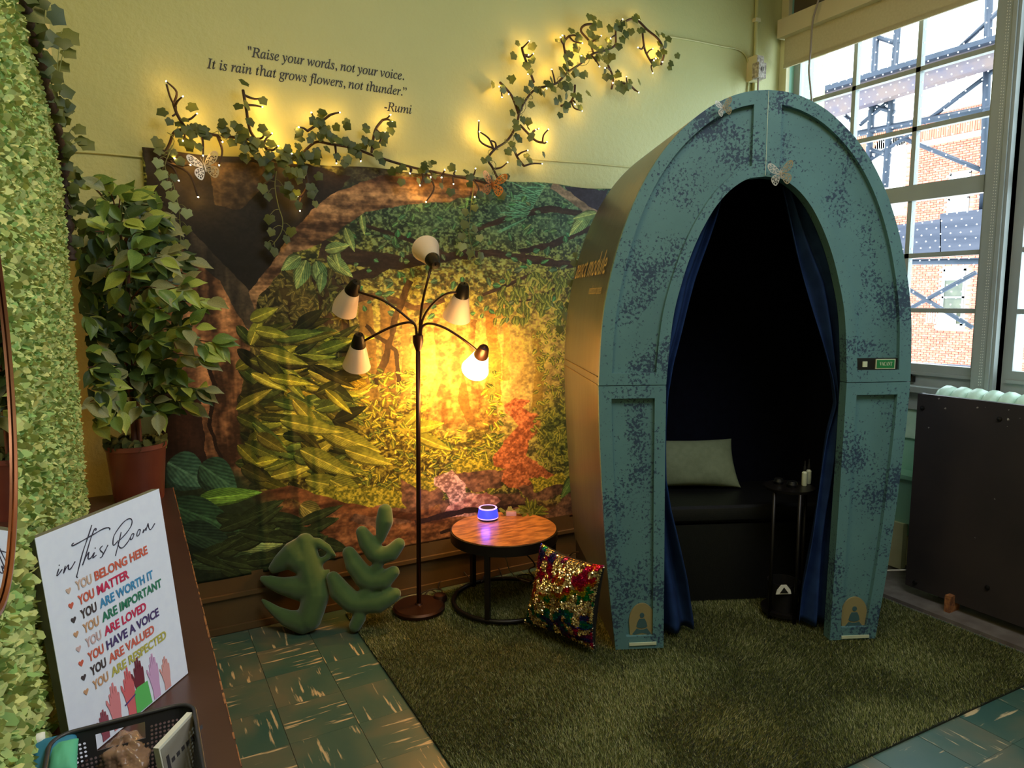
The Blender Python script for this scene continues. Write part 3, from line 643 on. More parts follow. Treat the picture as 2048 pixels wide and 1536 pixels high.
for k, (x, y, lab) in enumerate(((1608, 975, 'left dropper bottle of cream liquid on the caddy tray'), (1616, 974, 'right dropper bottle on the caddy tray, half behind its neighbour'))):
    s_, z_ = bf(x, y, .26+.03*k); bt = empty('dropper_bottle', BW(s_, .26+.03*k, cz), lab, 'bottle', 'bottles on the caddy')
    MB().lathe([(0, 0), (.011, 0), (.012, .005), (.012, .058), (.006, .066), (.0, .066)], BW(s_, .26+.03*k, cz+.001), n=14).build('body', 'ivory', bt, 30)
    MB().lathe([(0, .066), (.007, .066), (.006, .085), (.004, .09), (.003, .112), (0, .114)], BW(s_, .26+.03*k, cz+.001), n=12).build('dropper_cap', 'blackplastic', bt, 30)
for k, (x, y, r_, lab) in enumerate(((1566, 962, .022, 'shiny black ball at the back of the caddy tray'), (1580, 968, .024, 'shiny black dish at the front of the caddy tray'))):
    s_, z_ = bf(x, y, .26); o = MB().lathe([(0, 0), (r_*.8, 0), (r_, r_*.5), (r_*.8, r_*1.1), (0, r_*1.3)], BW(s_, .24+.06*(1-k), cz+.001), n=18).build('tray_trinket', 'leather', None, 30, loc=BW(s_, .24+.06*(1-k), cz+.001)); tag(o, lab, 'ornament')

# ------------------------------------------------------------------ radiator and its black shield
rd = empty('radiator', (3.45, 1.1, 0), 'mint painted cast iron radiator behind the black metal shield', 'radiator')
se = MB(); prof = [(3.33, .12), (3.33, .90), (3.345, .97), (3.39, 1.015), (3.44, 1.03), (3.49, 1.015), (3.535, .97), (3.55, .90), (3.55, .12)]
rows = []
for t, e in ((-.031, .03), (-.026, .008), (-.012, 0.0), (.012, 0.0), (.026, .008), (.031, .03)):
    rows.append([Vector((3.44+(x-3.44)*(1-e/.12), t, .55+(z-.55)*(1-e/.55))) for x, z in prof])
se.grid(rows); sec_me = se.mesh('section', 'rad', 0)
for k in range(24): place('section', sec_me, rd, Matrix.Translation((0, 1.925-.0685*k, 0)))
for x in (3.37, 3.51): MB().box(x-.02, x+.02, 1.86, 1.90, 0, .13).build('foot', 'rad', rd)
shd = empty('radiator_shield', (3.26, 1.2, .05), 'scratched black metal sheet standing in front of the mint radiator', 'panel')
m2 = MB(); m2.box(3.258, 3.262, .2, 1.965, .055, 1.0); m2.box(3.262, 3.30, 1.95, 1.965, .055, 1.0); m2.box(3.262, 3.285, .2, 1.965, .985, 1.0); m2.build('sheet', 'shield', shd)
for x, y in ((1845, 816), (1999, 838), (1975, 1175), (1830, 1165)):
    p = atx(x, y, 3.257); MB().lathe([(0, 0), (.011, 0), (.009, .006), (0, .009)], p, (-1, 0, 0), 10).build('bolt', 'black', shd, 30)
ck = MB(); rr = random.Random(3)
for k in range(46):
    y, z = rr.uniform(.6, 1.96), rr.choice([rr.uniform(.06, .98), rr.uniform(.9, .99)]); a = rr.uniform(.0015, .006)
    ck.add([(3.2572, y+a*math.cos(t)*rr.uniform(.5, 1.6), z+a*math.sin(t)*rr.uniform(.5, 1.3)) for t in (0, 1.3, 2.5, 3.8, 5.1)], [(4, 3, 2, 1, 0)])
ck.build('paint_chips', 'chip', shd)['kind'] = 'stuff'
structure('trim_7', MB().box(3.16, 3.40, .2, 2.1, -.003, .012), 'kerb')
m2 = MB(); m2.box(3.22, 3.30, 1.73, 1.755, .012, .09); tag(m2.build('shield_foot', 'chipwood', None, None, loc=(3.26, 1.74, .012)), 'small orange brown wooden piece standing at the foot of the black sheet', 'block')
m2 = MB(); m2.box(3.55, XR, 1.98, 3.1, .26, .52); m2.box(3.53, XR, 1.98, 3.1, .50, .522)
structure('trim_8', m2, 'wall_right')
structure('trim_9', MB().box(3.53, 3.57, 2.16, 2.23, .012, .26), 'cream')
cord('white_cable', [Vector((3.10, 2.06, .12)), Vector((3.2, 2.03, .115)), Vector((3.3, 1.97, .12))], .004, 'palecord', 'short white cable crossing the gap between booth and black sheet', 'cable')

# ------------------------------------------------------------------ rug of artificial grass
RC = [(0.80, 3.09), (0.795, 1.30), (3.115, 1.245), (3.125, 3.09)]
rug = empty('grass_rug', (1.9, 2.2, 0.0), 'artificial grass rug spread under the booth and lamp', 'rug')
MB().prism(RC, lambda a, b, d: Vector((a, b, d)), .0, .007).build('backing', 'rugbase', rug)
def fbm(h, w, base, octv=4, seed=0, ay=1.0, ax_=1.0):
    r = np.random.default_rng(seed); out = np.zeros((h, w)); amp = 1.0; tot = 0
    for o in range(octv):
        gy, gx = max(2, int(base*2**o*ay)), max(2, int(base*2**o*ax_)); g = r.random((gy+1, gx+1))
        y = np.linspace(0, gy-1e-6, h); x = np.linspace(0, gx-1e-6, w); iy, ix_ = y.astype(int), x.astype(int); fy, fx = (y-iy)[:, None], (x-ix_)[None, :]
        fy = fy*fy*(3-2*fy); fx = fx*fx*(3-2*fx)
        out += amp*((g[iy][:, ix_]*(1-fx)+g[iy][:, ix_+1]*fx)*(1-fy)+(g[iy+1][:, ix_]*(1-fx)+g[iy+1][:, ix_+1]*fx)*fy); tot += amp; amp *= .5
    return out/tot
NB = 430000
def quadpt(n):
    a, b = rng.random(n), rng.random(n); c = [np.array(q) for q in RC]
    return (c[1]*(1-a)[:, None]+c[2]*a[:, None])*(1-b)[:, None]+(c[0]*(1-a)[:, None]+c[3]*a[:, None])*b[:, None]
pb = quadpt(NB); keep = ~((pb[:, 0] > 2.3) & (pb[:, 1] > 2.5)); pb = pb[keep]; n = len(pb)
swf = fbm(256, 256, 5, 3, 11); ui = np.clip(((pb[:, 0]-.79)/2.34*255).astype(int), 0, 255); vi = np.clip(((pb[:, 1]-1.24)/1.86*255).astype(int), 0, 255)
sw = swf[vi, ui]*7.0+rng.normal(0, .9, n); ln_ = rng.uniform(.010, .019, n); le = rng.uniform(.25, .75, n); wv = rng.uniform(.0009, .0016, n)
dx, dy = np.cos(sw), np.sin(sw); th = rng.uniform(0, PI, n); cx_, sx_ = np.cos(th)*wv, np.sin(th)*wv
V = np.empty((n, 3, 3)); V[:, 0] = np.c_[pb[:, 0]-cx_, pb[:, 1]-sx_, np.full(n, .005)]; V[:, 1] = np.c_[pb[:, 0]+cx_, pb[:, 1]+sx_, np.full(n, .005)]
V[:, 2] = np.c_[pb[:, 0]+dx*ln_*le, pb[:, 1]+dy*ln_*le, .006+ln_*np.sqrt(1-le**2*.8)]
me = D.meshes.new('grass_blades'); me.from_pydata((V.reshape(-1, 3)-np.array([1.9, 2.2, 0])), [], np.arange(n*3).reshape(-1, 3)); me.materials.append(MT['grass'])
tn = rng.random(n); pal = np.array([rgb(100, 108, 54), rgb(128, 134, 74), rgb(156, 160, 100), rgb(196, 194, 146), rgb(80, 90, 42)]); cc = pal[(tn*5).astype(int)]*rng.uniform(.8, 1.15, n)[:, None]
col = np.ones((n*3, 4)); col[:, :3] = np.repeat(cc, 3, 0); me.attributes.new('tint', 'FLOAT_COLOR', 'POINT').data.foreach_set('color', col.ravel())
gb = D.objects.new('grass_blades', me); C.objects.link(gb); gb.parent = rug; gb['kind'] = 'stuff'

# ------------------------------------------------------------------ printed forest tapestry
TX0, TX1, TZ0, TZ1, TY = 0.085, 2.40, 0.245, 2.045, 3.168
def paint_forest(W=1200, H=940):
    X = np.linspace(TX0, TX1, W); Z = np.linspace(TZ0, TZ1, H); XX, ZZ = np.meshgrid(X, Z)
    v = np.stack([XX, np.full_like(XX, TY), ZZ-CAM_H], -1); w = v@FW; PX = CX+F_PX*(v@RT)/w; PY = CY-F_PX*(v@UP)/w
    rn = np.random.default_rng(5)
    def col(c): return np.array(c, float)
    def lay(img, m, c): img[:] = img*(1-m[..., None])+np.asarray(c)*m[..., None]
    def box_of(pts, pad=4):
        P = [aty(x, y, TY) for x, y in pts]; xs = [p.x for p in P]; zs = [p.z for p in P]; kx, kz = W/(TX1-TX0), H/(TZ1-TZ0)
        return (max(0, int((min(xs)-TX0)*kx)-pad), min(W, int((max(xs)-TX0)*kx)+pad), max(0, int((min(zs)-TZ0)*kz)-pad), min(H, int((max(zs)-TZ0)*kz)+pad))
    def inside(px, py, pts):
        r = np.zeros(px.shape, bool); n = len(pts)
        for i in range(n):
            x1, y1 = pts[i]; x2, y2 = pts[(i+1) % n]
            if y1 == y2: continue
            c = ((y1 > py) != (y2 > py)) & (px < (x2-x1)*(py-y1)/(y2-y1)+x1); r ^= c
        return r
    def poly(pts, tex, jit=0):
        a, b, c, d = box_of(pts, 12)
        if b <= a or d <= c: return
        px, py = PX[c:d, a:b], PY[c:d, a:b]
        if jit: px = px+jit*(JX[c:d, a:b]-.5); py = py+jit*(JY[c:d, a:b]-.5)
        m = inside(px, py, pts); t = tex[c:d, a:b] if getattr(tex, 'ndim', 1) == 3 else np.asarray(tex, float)
        s = IMG[c:d, a:b]; s[m] = t[m] if getattr(t, 'ndim', 1) == 3 else t
    def stroke(pts, ws, tex, jit=0):
        L, R = [], []
        for i, (x, y) in enumerate(pts):
            x0, y0 = pts[max(i-1, 0)]; x1, y1 = pts[min(i+1, len(pts)-1)]; l = math.hypot(x1-x0, y1-y0) or 1; nx, ny = -(y1-y0)/l, (x1-x0)/l; w_ = ws[i] if isinstance(ws, (list, tuple)) else ws
            L.append((x+nx*w_/2, y+ny*w_/2)); R.append((x-nx*w_/2, y-ny*w_/2))
        poly(L+R[::-1], tex, jit)
    def leaf(x, y, a, L, wd, c1, c2, ribs=7, fold=.5):
        ca, sa = math.cos(a), math.sin(a); ex, ey = x+ca*L, y+sa*L; a0, b, c, d = box_of([(x-wd, y-wd), (x+wd, y+wd), (ex-wd, ey-wd), (ex+wd, ey+wd)], 2)
        if b <= a0 or d <= c: return
        px, py = PX[c:d, a0:b]-x, PY[c:d, a0:b]-y; t = (px*ca+py*sa)/L; q = -px*sa+py*ca
        e = wd*np.sin(PI*np.clip(t, 0, 1)**.75)**.8*(1-.25*np.clip(t, 0, 1)); m = (t > 0) & (t < 1) & (abs(q) < e)
        f = .5+.5*np.sin((abs(q)/max(wd, 1)*1.2-t)*ribs*5); f = np.where(q > 0, f*.6+.25, f*.6)+.15*(1-abs(q)/np.maximum(e, .5)); f = np.clip(f, 0, 1)[..., None]
        cc = col(c1)*(1-f)+col(c2)*f; cc = cc*np.where(q > .72*e, .62, 1.0)[..., None]*(.8+.4*np.clip(t, 0, 1))[..., None]; cc = np.where((abs(q) < max(.8, wd*.05))[..., None], col(c2)*1.08, cc); s = IMG[c:d, a0:b]; s[m] = cc[m]
    JX, JY = fbm(H, W, 40, 3, 21), fbm(H, W, 40, 3, 22)
    big, mid, fine, vfine = fbm(H, W, 4, 4, 31), fbm(H, W, 16, 4, 32), fbm(H, W, 90, 3, 33), fbm(H, W, 220, 2, 34)
    barkv = fbm(H, W, 24, 4, 35, ay=.35, ax_=2.2); barkh = fbm(H, W, 26, 4, 36, ay=2.4, ax_=.4)
    def tex(c1, c2, n, lo=.3, hi=.7):
        f = np.clip((n-lo)/(hi-lo), 0, 1)[..., None]; return col(c1)*(1-f)+col(c2)*f
    # distant glade: pale mist in the middle, darker woods outward
    r = np.sqrt(((PX-950)/270)**2+((PY-735)/175)**2); k = np.clip(1.25-r*.75, 0, 1)
    IMG = tex((40, 42, 22), (84, 86, 44), mid)*(1-k[..., None])+tex((168, 148, 82), (206, 184, 112), mid)*k[..., None]
    sp = np.clip((fine*.6+vfine*.4-.47)*9, 0, 1)*np.clip((r-.25)*1.6, .12, 1); lay(IMG, sp*.65, tex((150, 160, 60), (196, 190, 90), vfine)); sp2 = np.clip((.46-fine)*9, 0, 1)*np.clip((r-.3)*1.5, .05, 1); lay(IMG, sp2*.6, col((38, 46, 22)))
    for x, w0, y0, y1, c in ((735, 34, 600, 860, (150, 122, 62)), (775, 26, 600, 840, (140, 112, 58)), (810, 16, 600, 800, (150, 122, 64)), (985, 26, 620, 800, (160, 120, 54)), (1075, 18, 660, 820, (122, 106, 46)), (690, 20, 640, 800, (104, 84, 44)), (1010, 12, 600, 760, (170, 132, 66))):
        stroke([(x-6, y0), (x+4, (y0+y1)/2), (x, y1)], [w0*.8, w0, w0*1.3], tex(col(c)*.82, col(c)*1.12, barkv), 8)
    # buttress-rooted tree in the glade
    tb = tex((104, 80, 42), (172, 138, 78), barkv*.6+fine*.4, .35, .65)
    poly([(868, 640), (950, 640), (952, 740), (975, 800), (1010, 850), (960, 862), (925, 845), (905, 862), (880, 845), (848, 860), (858, 800), (872, 740)], tb, 10); poly([(925, 740), (945, 830), (965, 845), (935, 850), (915, 800)], col((112, 88, 44)), 8)
    stroke([(880, 760), (865, 800), (838, 850)], [5, 7, 4], col((176, 140, 70)))
    # top right: dark teal canopy with boughs
    tl = tex((30, 52, 48), (72, 104, 82), fine*.5+mid*.5); m = np.clip((560-PY+60*(mid-.5)+.10*(PX-900))/130, 0, 1)*np.clip((PX-640)/60, 0, 1); lay(IMG, m*.93, tl)
    m = np.clip((vfine-.53)*12, 0, 1)*np.clip((620-PY)/90, 0, 1)*np.clip((PX-690)/60, 0, 1); lay(IMG, m*.55, col((116, 150, 104)))
    m = np.clip((vfine-.5)*12, 0, 1)*np.clip((760-PY)/80, 0, 1)*np.clip((PX-960)/80, 0, 1)*np.clip((PY-480)/60, 0, 1); lay(IMG, m*.5, col((150, 158, 66)))
    bough = tex((38, 30, 26), (66, 52, 40), barkh)
    stroke([(640, 500), (720, 515), (800, 525), (900, 512), (985, 505), (1060, 520), (1140, 530), (1215, 528)], [40, 34, 26, 18, 14, 16, 14, 12], bough, 10)
    stroke([(715, 445), (780, 465), (835, 485), (900, 512)], [6, 8, 9, 10], bough, 6); stroke([(1040, 505), (1100, 490), (1160, 465), (1210, 445)], [12, 13, 12, 10], bough, 6)
    stroke([(950, 460), (1030, 430), (1100, 418), (1160, 425), (1210, 435)], [8, 12, 14, 12, 10], bough, 6); stroke([(600, 545), (680, 560), (740, 545), (800, 520)], [26, 24, 20, 14], bough, 8)
    stroke([(660, 560), (700, 600), (760, 590), (830, 615), (890, 600)], [14, 16, 12, 12, 8], tex((70, 52, 34), (104, 80, 50), barkh), 8); stroke([(965, 590), (1010, 572), (1070, 545)], [6, 8, 5], bough)
    stroke([(1030, 605), (1080, 596), (1120, 570)], [3, 5, 3], bough); stroke([(1105, 370), (1150, 395), (1195, 430)], [14, 20, 22], tex((110, 96, 78), (150, 132, 108), barkh), 6); poly([(1130, 368), (1215, 378), (1215, 430), (1175, 410)], col((44, 40, 52)), 10)
    for k_ in range(26):
        a0 = math.radians(rn.uniform(150, 215)); leaf(1090-k_*1.5, 372+k_*2.6, a0, rn.uniform(40, 70), 3, (52, 104, 82), (96, 150, 116), 3)
    for k_ in range(150): leaf(rn.uniform(700, 1160), rn.uniform(390, 640), rn.uniform(0, 6.3), rn.uniform(10, 20), rn.uniform(4, 7), (44, 74, 54), (rn.uniform(70, 120), rn.uniform(120, 150), 90), 4)
    for k_ in range(110): leaf(rn.uniform(990, 1150), rn.uniform(540, 640)+0, rn.uniform(.9, 2.2), rn.uniform(12, 22), rn.uniform(4, 8), (54, 76, 34), (126, 140, 66), 4)
    wood = tex((44, 32, 20), (92, 70, 42), barkv)
    for P_, w_ in (([(640, 560), (655, 640), (640, 740), (650, 800)], [26, 22, 26, 34]), ([(700, 560), (690, 640), (705, 720), (690, 790)], [14, 16, 14, 18]), ([(560, 560), (590, 640), (600, 760)], [18, 22, 26]), ([(820, 560), (790, 640), (770, 720), (750, 770)], [14, 13, 12, 16]), ([(730, 650), (790, 700), (800, 770)], [8, 10, 10])): stroke(P_, w_, wood, 8)
    # left woods behind leaves
    m = np.clip((650-PX+70*(mid-.5))/110, 0, 1)*np.clip((PY-500)/80, 0, 1); lay(IMG, m*.9, tex((26, 24, 12), (66, 60, 28), mid))
    for k_ in range(240): leaf(rn.uniform(500, 690), rn.uniform(520, 720), rn.uniform(0, 6.3), rn.uniform(12, 26), rn.uniform(4, 8), (62, 60, 30), (118, 110, 58), 4)
    # dark hollow and stump, big arching limb, left trunk
    hol = tex((22, 20, 20), (48, 40, 34), big); poly([(280, 280), (640, 330), (700, 352), (640, 420), (575, 500), (520, 560), (490, 620), (430, 560), (360, 470), (300, 400)], hol, 14)
    poly([(420, 318), (545, 328), (548, 352), (515, 385), (482, 420), (466, 421), (428, 408), (424, 370)], tex((52, 40, 28), (98, 78, 54), barkv*.6+fine*.4), 8)
    limb = tex((58, 40, 28), (186, 144, 104), barkh*.75+fine*.25, .32, .68)
    poly([(470, 640), (500, 580), (540, 530), (572, 480), (620, 420), (676, 380), (760, 350), (850, 348), (960, 362), (980, 380), (900, 402), (800, 410), (730, 425), (690, 450), (660, 478), (610, 500), (585, 505), (562, 540), (520, 590), (500, 640)], limb, 8)
    lay(IMG, np.clip((PX-600)/120, 0, 1)*np.clip((390-PY-.02*(PX-700))/34, 0, 1)*np.clip((990-PX)/60, 0, 1)*.55, col((74, 42, 24)))
    trunk = tex((62, 40, 26), (206, 146, 98), barkv*.8+fine*.2, .3, .7)
    poly([(318, 470), (395, 490), (440, 545), (500, 600), (505, 660), (492, 740), (475, 800), (480, 880), (505, 960), (560, 1010), (440, 1010), (330, 960), (318, 700)], trunk, 10)
    poly([(300, 400), (345, 420), (400, 480), (450, 530), (498, 580), (510, 640), (500, 660), (470, 620), (440, 560), (380, 510), (330, 470)], tex((36, 32, 28), (84, 72, 58), barkv), 8)
    poly([(318, 760), (400, 780), (412, 930), (330, 960)], tex((28, 18, 14), (66, 40, 28), barkv), 10); stroke([(405, 700), (430, 770), (418, 850), (445, 930)], [7, 10, 8, 6], col((40, 24, 16)), 6)
    # big variegated leaves under the limb
    for x, y, a0, L, wd in ((612, 520, 1.9, 62, 20), (632, 522, 1.3, 58, 18), (655, 512, .7, 66, 16), (600, 512, 2.5, 48, 16), (668, 495, 1.3, 44, 10), (690, 455, 1.2, 52, 11), (722, 430, 1.4, 40, 8), (645, 545, 1.7, 42, 12), (650, 500, -.2, 50, 14), (1180, 425, 2.3, 62, 16), (1190, 460, 2.0, 60, 14), (1195, 425, 2.9, 50, 12)):
        leaf(x, y, a0, L, wd, (70, 112, 72), (172, 186, 110), 5)
    # middle undergrowth: small leaves then long ribbed leaves
    yel = [((70, 80, 20), (206, 196, 66)), ((48, 66, 22), (160, 164, 60)), ((96, 98, 24), (236, 222, 90)), ((36, 54, 22), (120, 138, 58))]
    m = np.clip((PY-770+50*(mid-.5))/60, 0, 1)*np.clip((PX-480)/40, 0, 1)*np.clip((1000-PX)/60, 0, 1); m = m*np.clip((np.abs(PX-908)-40)/30+np.clip((PY-850)/20, 0, 1), 0, 1); lay(IMG, m*.9, tex((56, 50, 18), (150, 142, 50), fine*.5+vfine*.5, .35, .65))
    for k_ in range(900):
        x, y = rn.uniform(660, 1000), rn.uniform(740, 1010); y = y if abs(x-908) > 64 else max(y, rn.uniform(862, 1010)); c1, c2 = yel[rn.integers(0, 4)]; leaf(x, y, rn.uniform(-.6, 3.6), rn.uniform(7, 20), rn.uniform(2.5, 6), c1, c2, 3)
    for k_ in range(60): leaf(rn.uniform(560, 720), rn.uniform(740, 830), rn.uniform(-.5, 1), rn.uniform(16, 30), rn.uniform(6, 9), (120, 104, 20), (228, 196, 66), 3)
    for k_ in range(170):
        x, y = rn.uniform(470, 680), rn.uniform(650, 980); c1, c2 = yel[rn.integers(0, 4)]; s_ = (1-.3*(x < 500))*rn.choice((.38, .6, 1.0, 1.15)); leaf(x, y, rn.uniform(-.6, .85), rn.uniform(45, 100), rn.uniform(10, 17), col(c1)*s_, col(c2)*s_, 7)
    for x, y, a0, L, wd in ((640, 860, .35, 130, 24), (600, 900, .45, 120, 22), (690, 900, .3, 100, 20), (560, 840, .2, 130, 20), (520, 700, .3, 100, 16), (610, 960, .2, 110, 22), (820, 860, -.2, 70, 16), (830, 870, .4, 80, 14), (810, 850, -.8, 50, 12), (660, 960, .5, 80, 26), (500, 690, -1.2, 70, 15), (500, 640, -.4, 60, 16), (510, 660, .2, 70, 14)):
        leaf(x, y, a0, L, wd, (92, 106, 30), (204, 196, 78), 8)
    # path and right hand shrubs
    pathc = tex((140, 78, 44), (196, 124, 80), fine*.5+vfine*.5)
    poly([(1030, 795), (1060, 800), (1045, 815), (1075, 830), (1085, 850), (1060, 880), (1050, 910), (1085, 930), (1110, 950), (1050, 985), (990, 960), (985, 915), (1010, 880), (1040, 850), (1015, 825), (1010, 810)], pathc, 10)
    m = np.clip((PX-1055-.35*np.abs(PY-850)+50*(mid-.5))/40, 0, 1)*np.clip((PY-760)/70, 0, 1)*np.clip((960-PY)/40, 0, 1); lay(IMG, m*.9, tex((44, 62, 26), (120, 132, 52), vfine*.5+fine*.5, .35, .65))
    for k_ in range(220): leaf(rn.uniform(1070, 1160), rn.uniform(640, 940), rn.uniform(0, 6.3), rn.uniform(6, 14), rn.uniform(3, 5), (62, 84, 30), (150, 152, 62), 3)
    # rocks, stream and roots along the bottom
    m = np.clip((PY-985-.02*(PX-900)+40*(mid-.5))/40, 0, 1)*np.clip((PX-470)/60, 0, 1); lay(IMG, m*.96, tex((86, 50, 30), (178, 120, 78), barkh*.6+fine*.4))
    rock = tex((70, 52, 42), (150, 110, 84), mid*.5+fine*.5)
    for P in ([(800, 960), (850, 950), (885, 985), (880, 1010), (850, 1020), (800, 1020)], [(910, 930), (960, 920), (1005, 945), (1000, 975), (950, 985), (915, 965)], [(950, 995), (1040, 985), (1060, 1010), (1000, 1030), (940, 1025)], [(1040, 975), (1120, 950), (1130, 985), (1060, 1010)], [(880, 1000), (925, 990), (920, 1020), (880, 1030)], [(1090, 1030), (1150, 975), (1165, 1020), (1120, 1040)], [(720, 1010), (800, 1000), (830, 1040), (760, 1060), (700, 1040)]): poly(P, rock, 12)
    mossy = tex((112, 116, 32), (196, 184, 62), vfine); 
    for P in ([(800, 950), (840, 945), (885, 975), (860, 985), (810, 970)], [(905, 925), (960, 915), (1010, 940), (960, 945), (915, 945)], [(560, 985), (700, 970), (800, 985), (810, 1015), (700, 1010), (600, 1000)], [(1060, 960), (1125, 945), (1130, 965), (1070, 985)]): poly(P, mossy, 14)
    wat = tex((150, 112, 104), (226, 190, 182), fine*.6+vfine*.4, .4, .6); poly([(868, 955), (905, 940), (925, 960), (935, 985), (975, 990), (960, 1012), (930, 1025), (905, 1015), (890, 985), (868, 975)], wat, 10); poly([(900, 1010), (970, 985), (1000, 1000), (945, 1035), (880, 1035)], tex((150, 96, 92), (220, 170, 160), fine), 10)
    stroke([(470, 1000), (580, 985), (690, 1015), (800, 1030), (890, 1045)], [14, 26, 22, 16, 10], tex((78, 46, 26), (160, 104, 62), barkh), 8); stroke([(830, 1045), (930, 1022), (1050, 1010)], [10, 12, 6], col((52, 34, 30)), 6); stroke([(880, 1065), (960, 1045), (1060, 1030)], [6, 8, 5], col((44, 28, 24)), 6)
    for k_ in range(14): leaf(1065+rn.uniform(-12, 12), 1030+rn.uniform(-14, 8), rn.uniform(-3, .2), rn.uniform(16, 26), rn.uniform(4, 7), (70, 84, 26), (150, 150, 56), 3)
    leaf(1150, 950, 2.1, 55, 12, (60, 96, 44), (120, 150, 80), 5)
    # dark broad leaves at the lower left
    m = np.clip((590-PX-.9*(1030-PY)+40*(mid-.5))/70, 0, 1)*np.clip((PY-925)/30, 0, 1); lay(IMG, m*.97, tex((20, 30, 20), (42, 56, 34), mid))
    for x, y, a0, L, wd, c1, c2 in ((335, 925, .5, 95, 45, (34, 62, 50), (62, 92, 72)), (400, 930, .6, 90, 40, (28, 52, 40), (52, 80, 58)), (395, 1000, -.12, 130, 20, (52, 84, 30), (96, 130, 52)), (340, 1010, .35, 150, 40, (24, 44, 30), (44, 70, 46)), (470, 1075, -.2, 150, 26, (34, 50, 28), (70, 88, 50)), (420, 1100, -.12, 170, 26, (62, 80, 44), (118, 130, 80)), (360, 1060, .3, 120, 34, (20, 34, 26), (36, 54, 38)), (600, 1010, .6, 60, 24, (70, 66, 30), (120, 112, 56)), (380, 1130, -.1, 160, 24, (30, 44, 26), (56, 72, 44))): leaf(x, y, a0, L, wd, col(c1)*1.35, col(c2)*1.5, 6)
    for k_ in range(40): leaf(rn.uniform(380, 640), rn.uniform(1030, 1140), rn.uniform(-.6, .4), rn.uniform(40, 100), rn.uniform(10, 20), (30, 42, 22), (64, 78, 42), 6)
    IMG *= (.86+.28*np.clip((vfine*.5+fine*.5-.3)/.4, 0, 1))[..., None]
    return np.clip(IMG, 0, 255)
def forest_mat():
    P = paint_forest(); h, w, _ = P.shape; im = D.images.new('forest_print', w, h); a = np.ones((h, w, 4), np.float32); a[..., :3] = P/255; im.pixels.foreach_set(a.ravel()); im.update(); im.pack()
    m = D.materials.new('printed_forest_fabric'); m.use_nodes = True; nt = m.node_tree; b = nt.nodes['Principled BSDF']; b.inputs['Roughness'].default_value = 0.62; b.inputs['Specular IOR Level'].default_value = .3
    t = nd(nt, 'ShaderNodeTexImage'); t.image = im; t.extension = 'EXTEND'; nt.links.new(t.outputs['Color'], b.inputs['Base Color']); return m
NX, NZ = 200, 150; us, vs = np.linspace(0, 1, NX+1), np.linspace(0, 1, NZ+1); UU, VV = np.meshgrid(us, vs)
wr = fbm(NZ+1, NX+1, 5, 3, 41, ay=.5, ax_=2.0); xx = TX0+(TX1-TX0)*UU; zz = TZ0+(TZ1-TZ0)*VV
yy = TY-.006*(wr-.5)
for cx, sl_, wd_, dp in ((.22, .04, .004, .010), (.262, .03, .003, .007), (.157, .02, .004, .006), (.31, -.02, .004, .004)):     # pulled vertical folds
    fade = np.clip((.68-VV)/.1, 0, 1); yy -= dp*fade*np.exp(-((UU-cx-sl_*(.5-VV))/wd_)**2)
for g in (.25, .5, .75): yy -= .0012*np.exp(-((VV-g)/.004)**2)+.0012*np.exp(-((UU-g)/.003)**2)                     # ironed-in creases
for q in np.linspace(0, 1, 6): zz = zz-.010*np.clip((VV-.9)/.1, 0, 1)*(np.sin(UU*5*PI)**2)/6
tp = D.meshes.new('forest_tapestry'); idx = np.arange((NX+1)*(NZ+1)).reshape(NZ+1, NX+1)
tp.from_pydata(np.c_[xx.ravel()-1.2, yy.ravel()-TY, zz.ravel()-1.1], [], np.stack([idx[:-1, :-1], idx[:-1, 1:], idx[1:, 1:], idx[1:, :-1]], -1).reshape(-1, 4))
uv = tp.uv_layers.new(name='UVMap'); li = np.empty(len(tp.loops), int); tp.loops.foreach_get('vertex_index', li); uv.data.foreach_set('uv', np.c_[UU.ravel()[li], VV.ravel()[li]].ravel()); tp.shade_smooth(); tp.materials.append(forest_mat())
to = D.objects.new('forest_tapestry', tp); to.location = (1.2, TY, 1.1); C.objects.link(to); tag(to, 'printed forest scene tapestry hung flat on the back wall', 'tapestry')
md = to.modifiers.new('thick', 'SOLIDIFY'); md.thickness = .0015; md.offset = -1

# ------------------------------------------------------------------ five-armed floor lamp
LB = Vector((1.105, 2.945, .012)); NH = Vector((math.sin(YAW), math.cos(YAW), 0))
def lp(x, y, o=0.0): return atp(x, y, LB+NH*o, NH)
lampo = empty('floor_lamp', LB, 'dark bronze floor lamp with five adjustable arms beside the round table', 'floor lamp')
MB().lathe([(0, 0), (.118, 0), (.121, .006), (.121, .018), (.112, .026), (.02, .03), (.016, .036), (0, .036)], LB, n=40).build('base', 'bronze', lampo, 30)
hub = lp(836, 676); MB().tube([LB+Vector((0, 0, .03)), hub], .0105, 12).build('pole', 'bronze', lampo, 0)
MB().lathe([(0, -.075), (.011, -.07), (.024, -.03), (.024, .0), (.0, .004)], hub+Vector((0, 0, .012)), n=20).build('hub', 'bronze', lampo, 30)
LAMPS = [([(833, 672), (830, 650), (815, 636), (790, 616), (760, 598), (724, 583)], (713, 563), (687, 619), .10, 0, .0),
         ([(834, 672), (830, 650), (815, 645), (785, 653), (750, 670), (728, 679)], (718.5, 668), (713, 732), .09, 0, .0),
         ([(839, 672), (846, 638), (862, 612), (885, 592), (905, 585), (920, 585)], (928.6, 567), (914, 630), .08, 0, .0),
         ([(842, 672), (845, 654), (860, 647), (890, 656), (925, 678), (957, 699)], (969, 694), (950, 739), .13, 1, .0),
         ([(838, 672), (842, 625), (848, 590), (856, 558), (863, 533)], (872, 531), (851, 497), .145, 0, .0)]
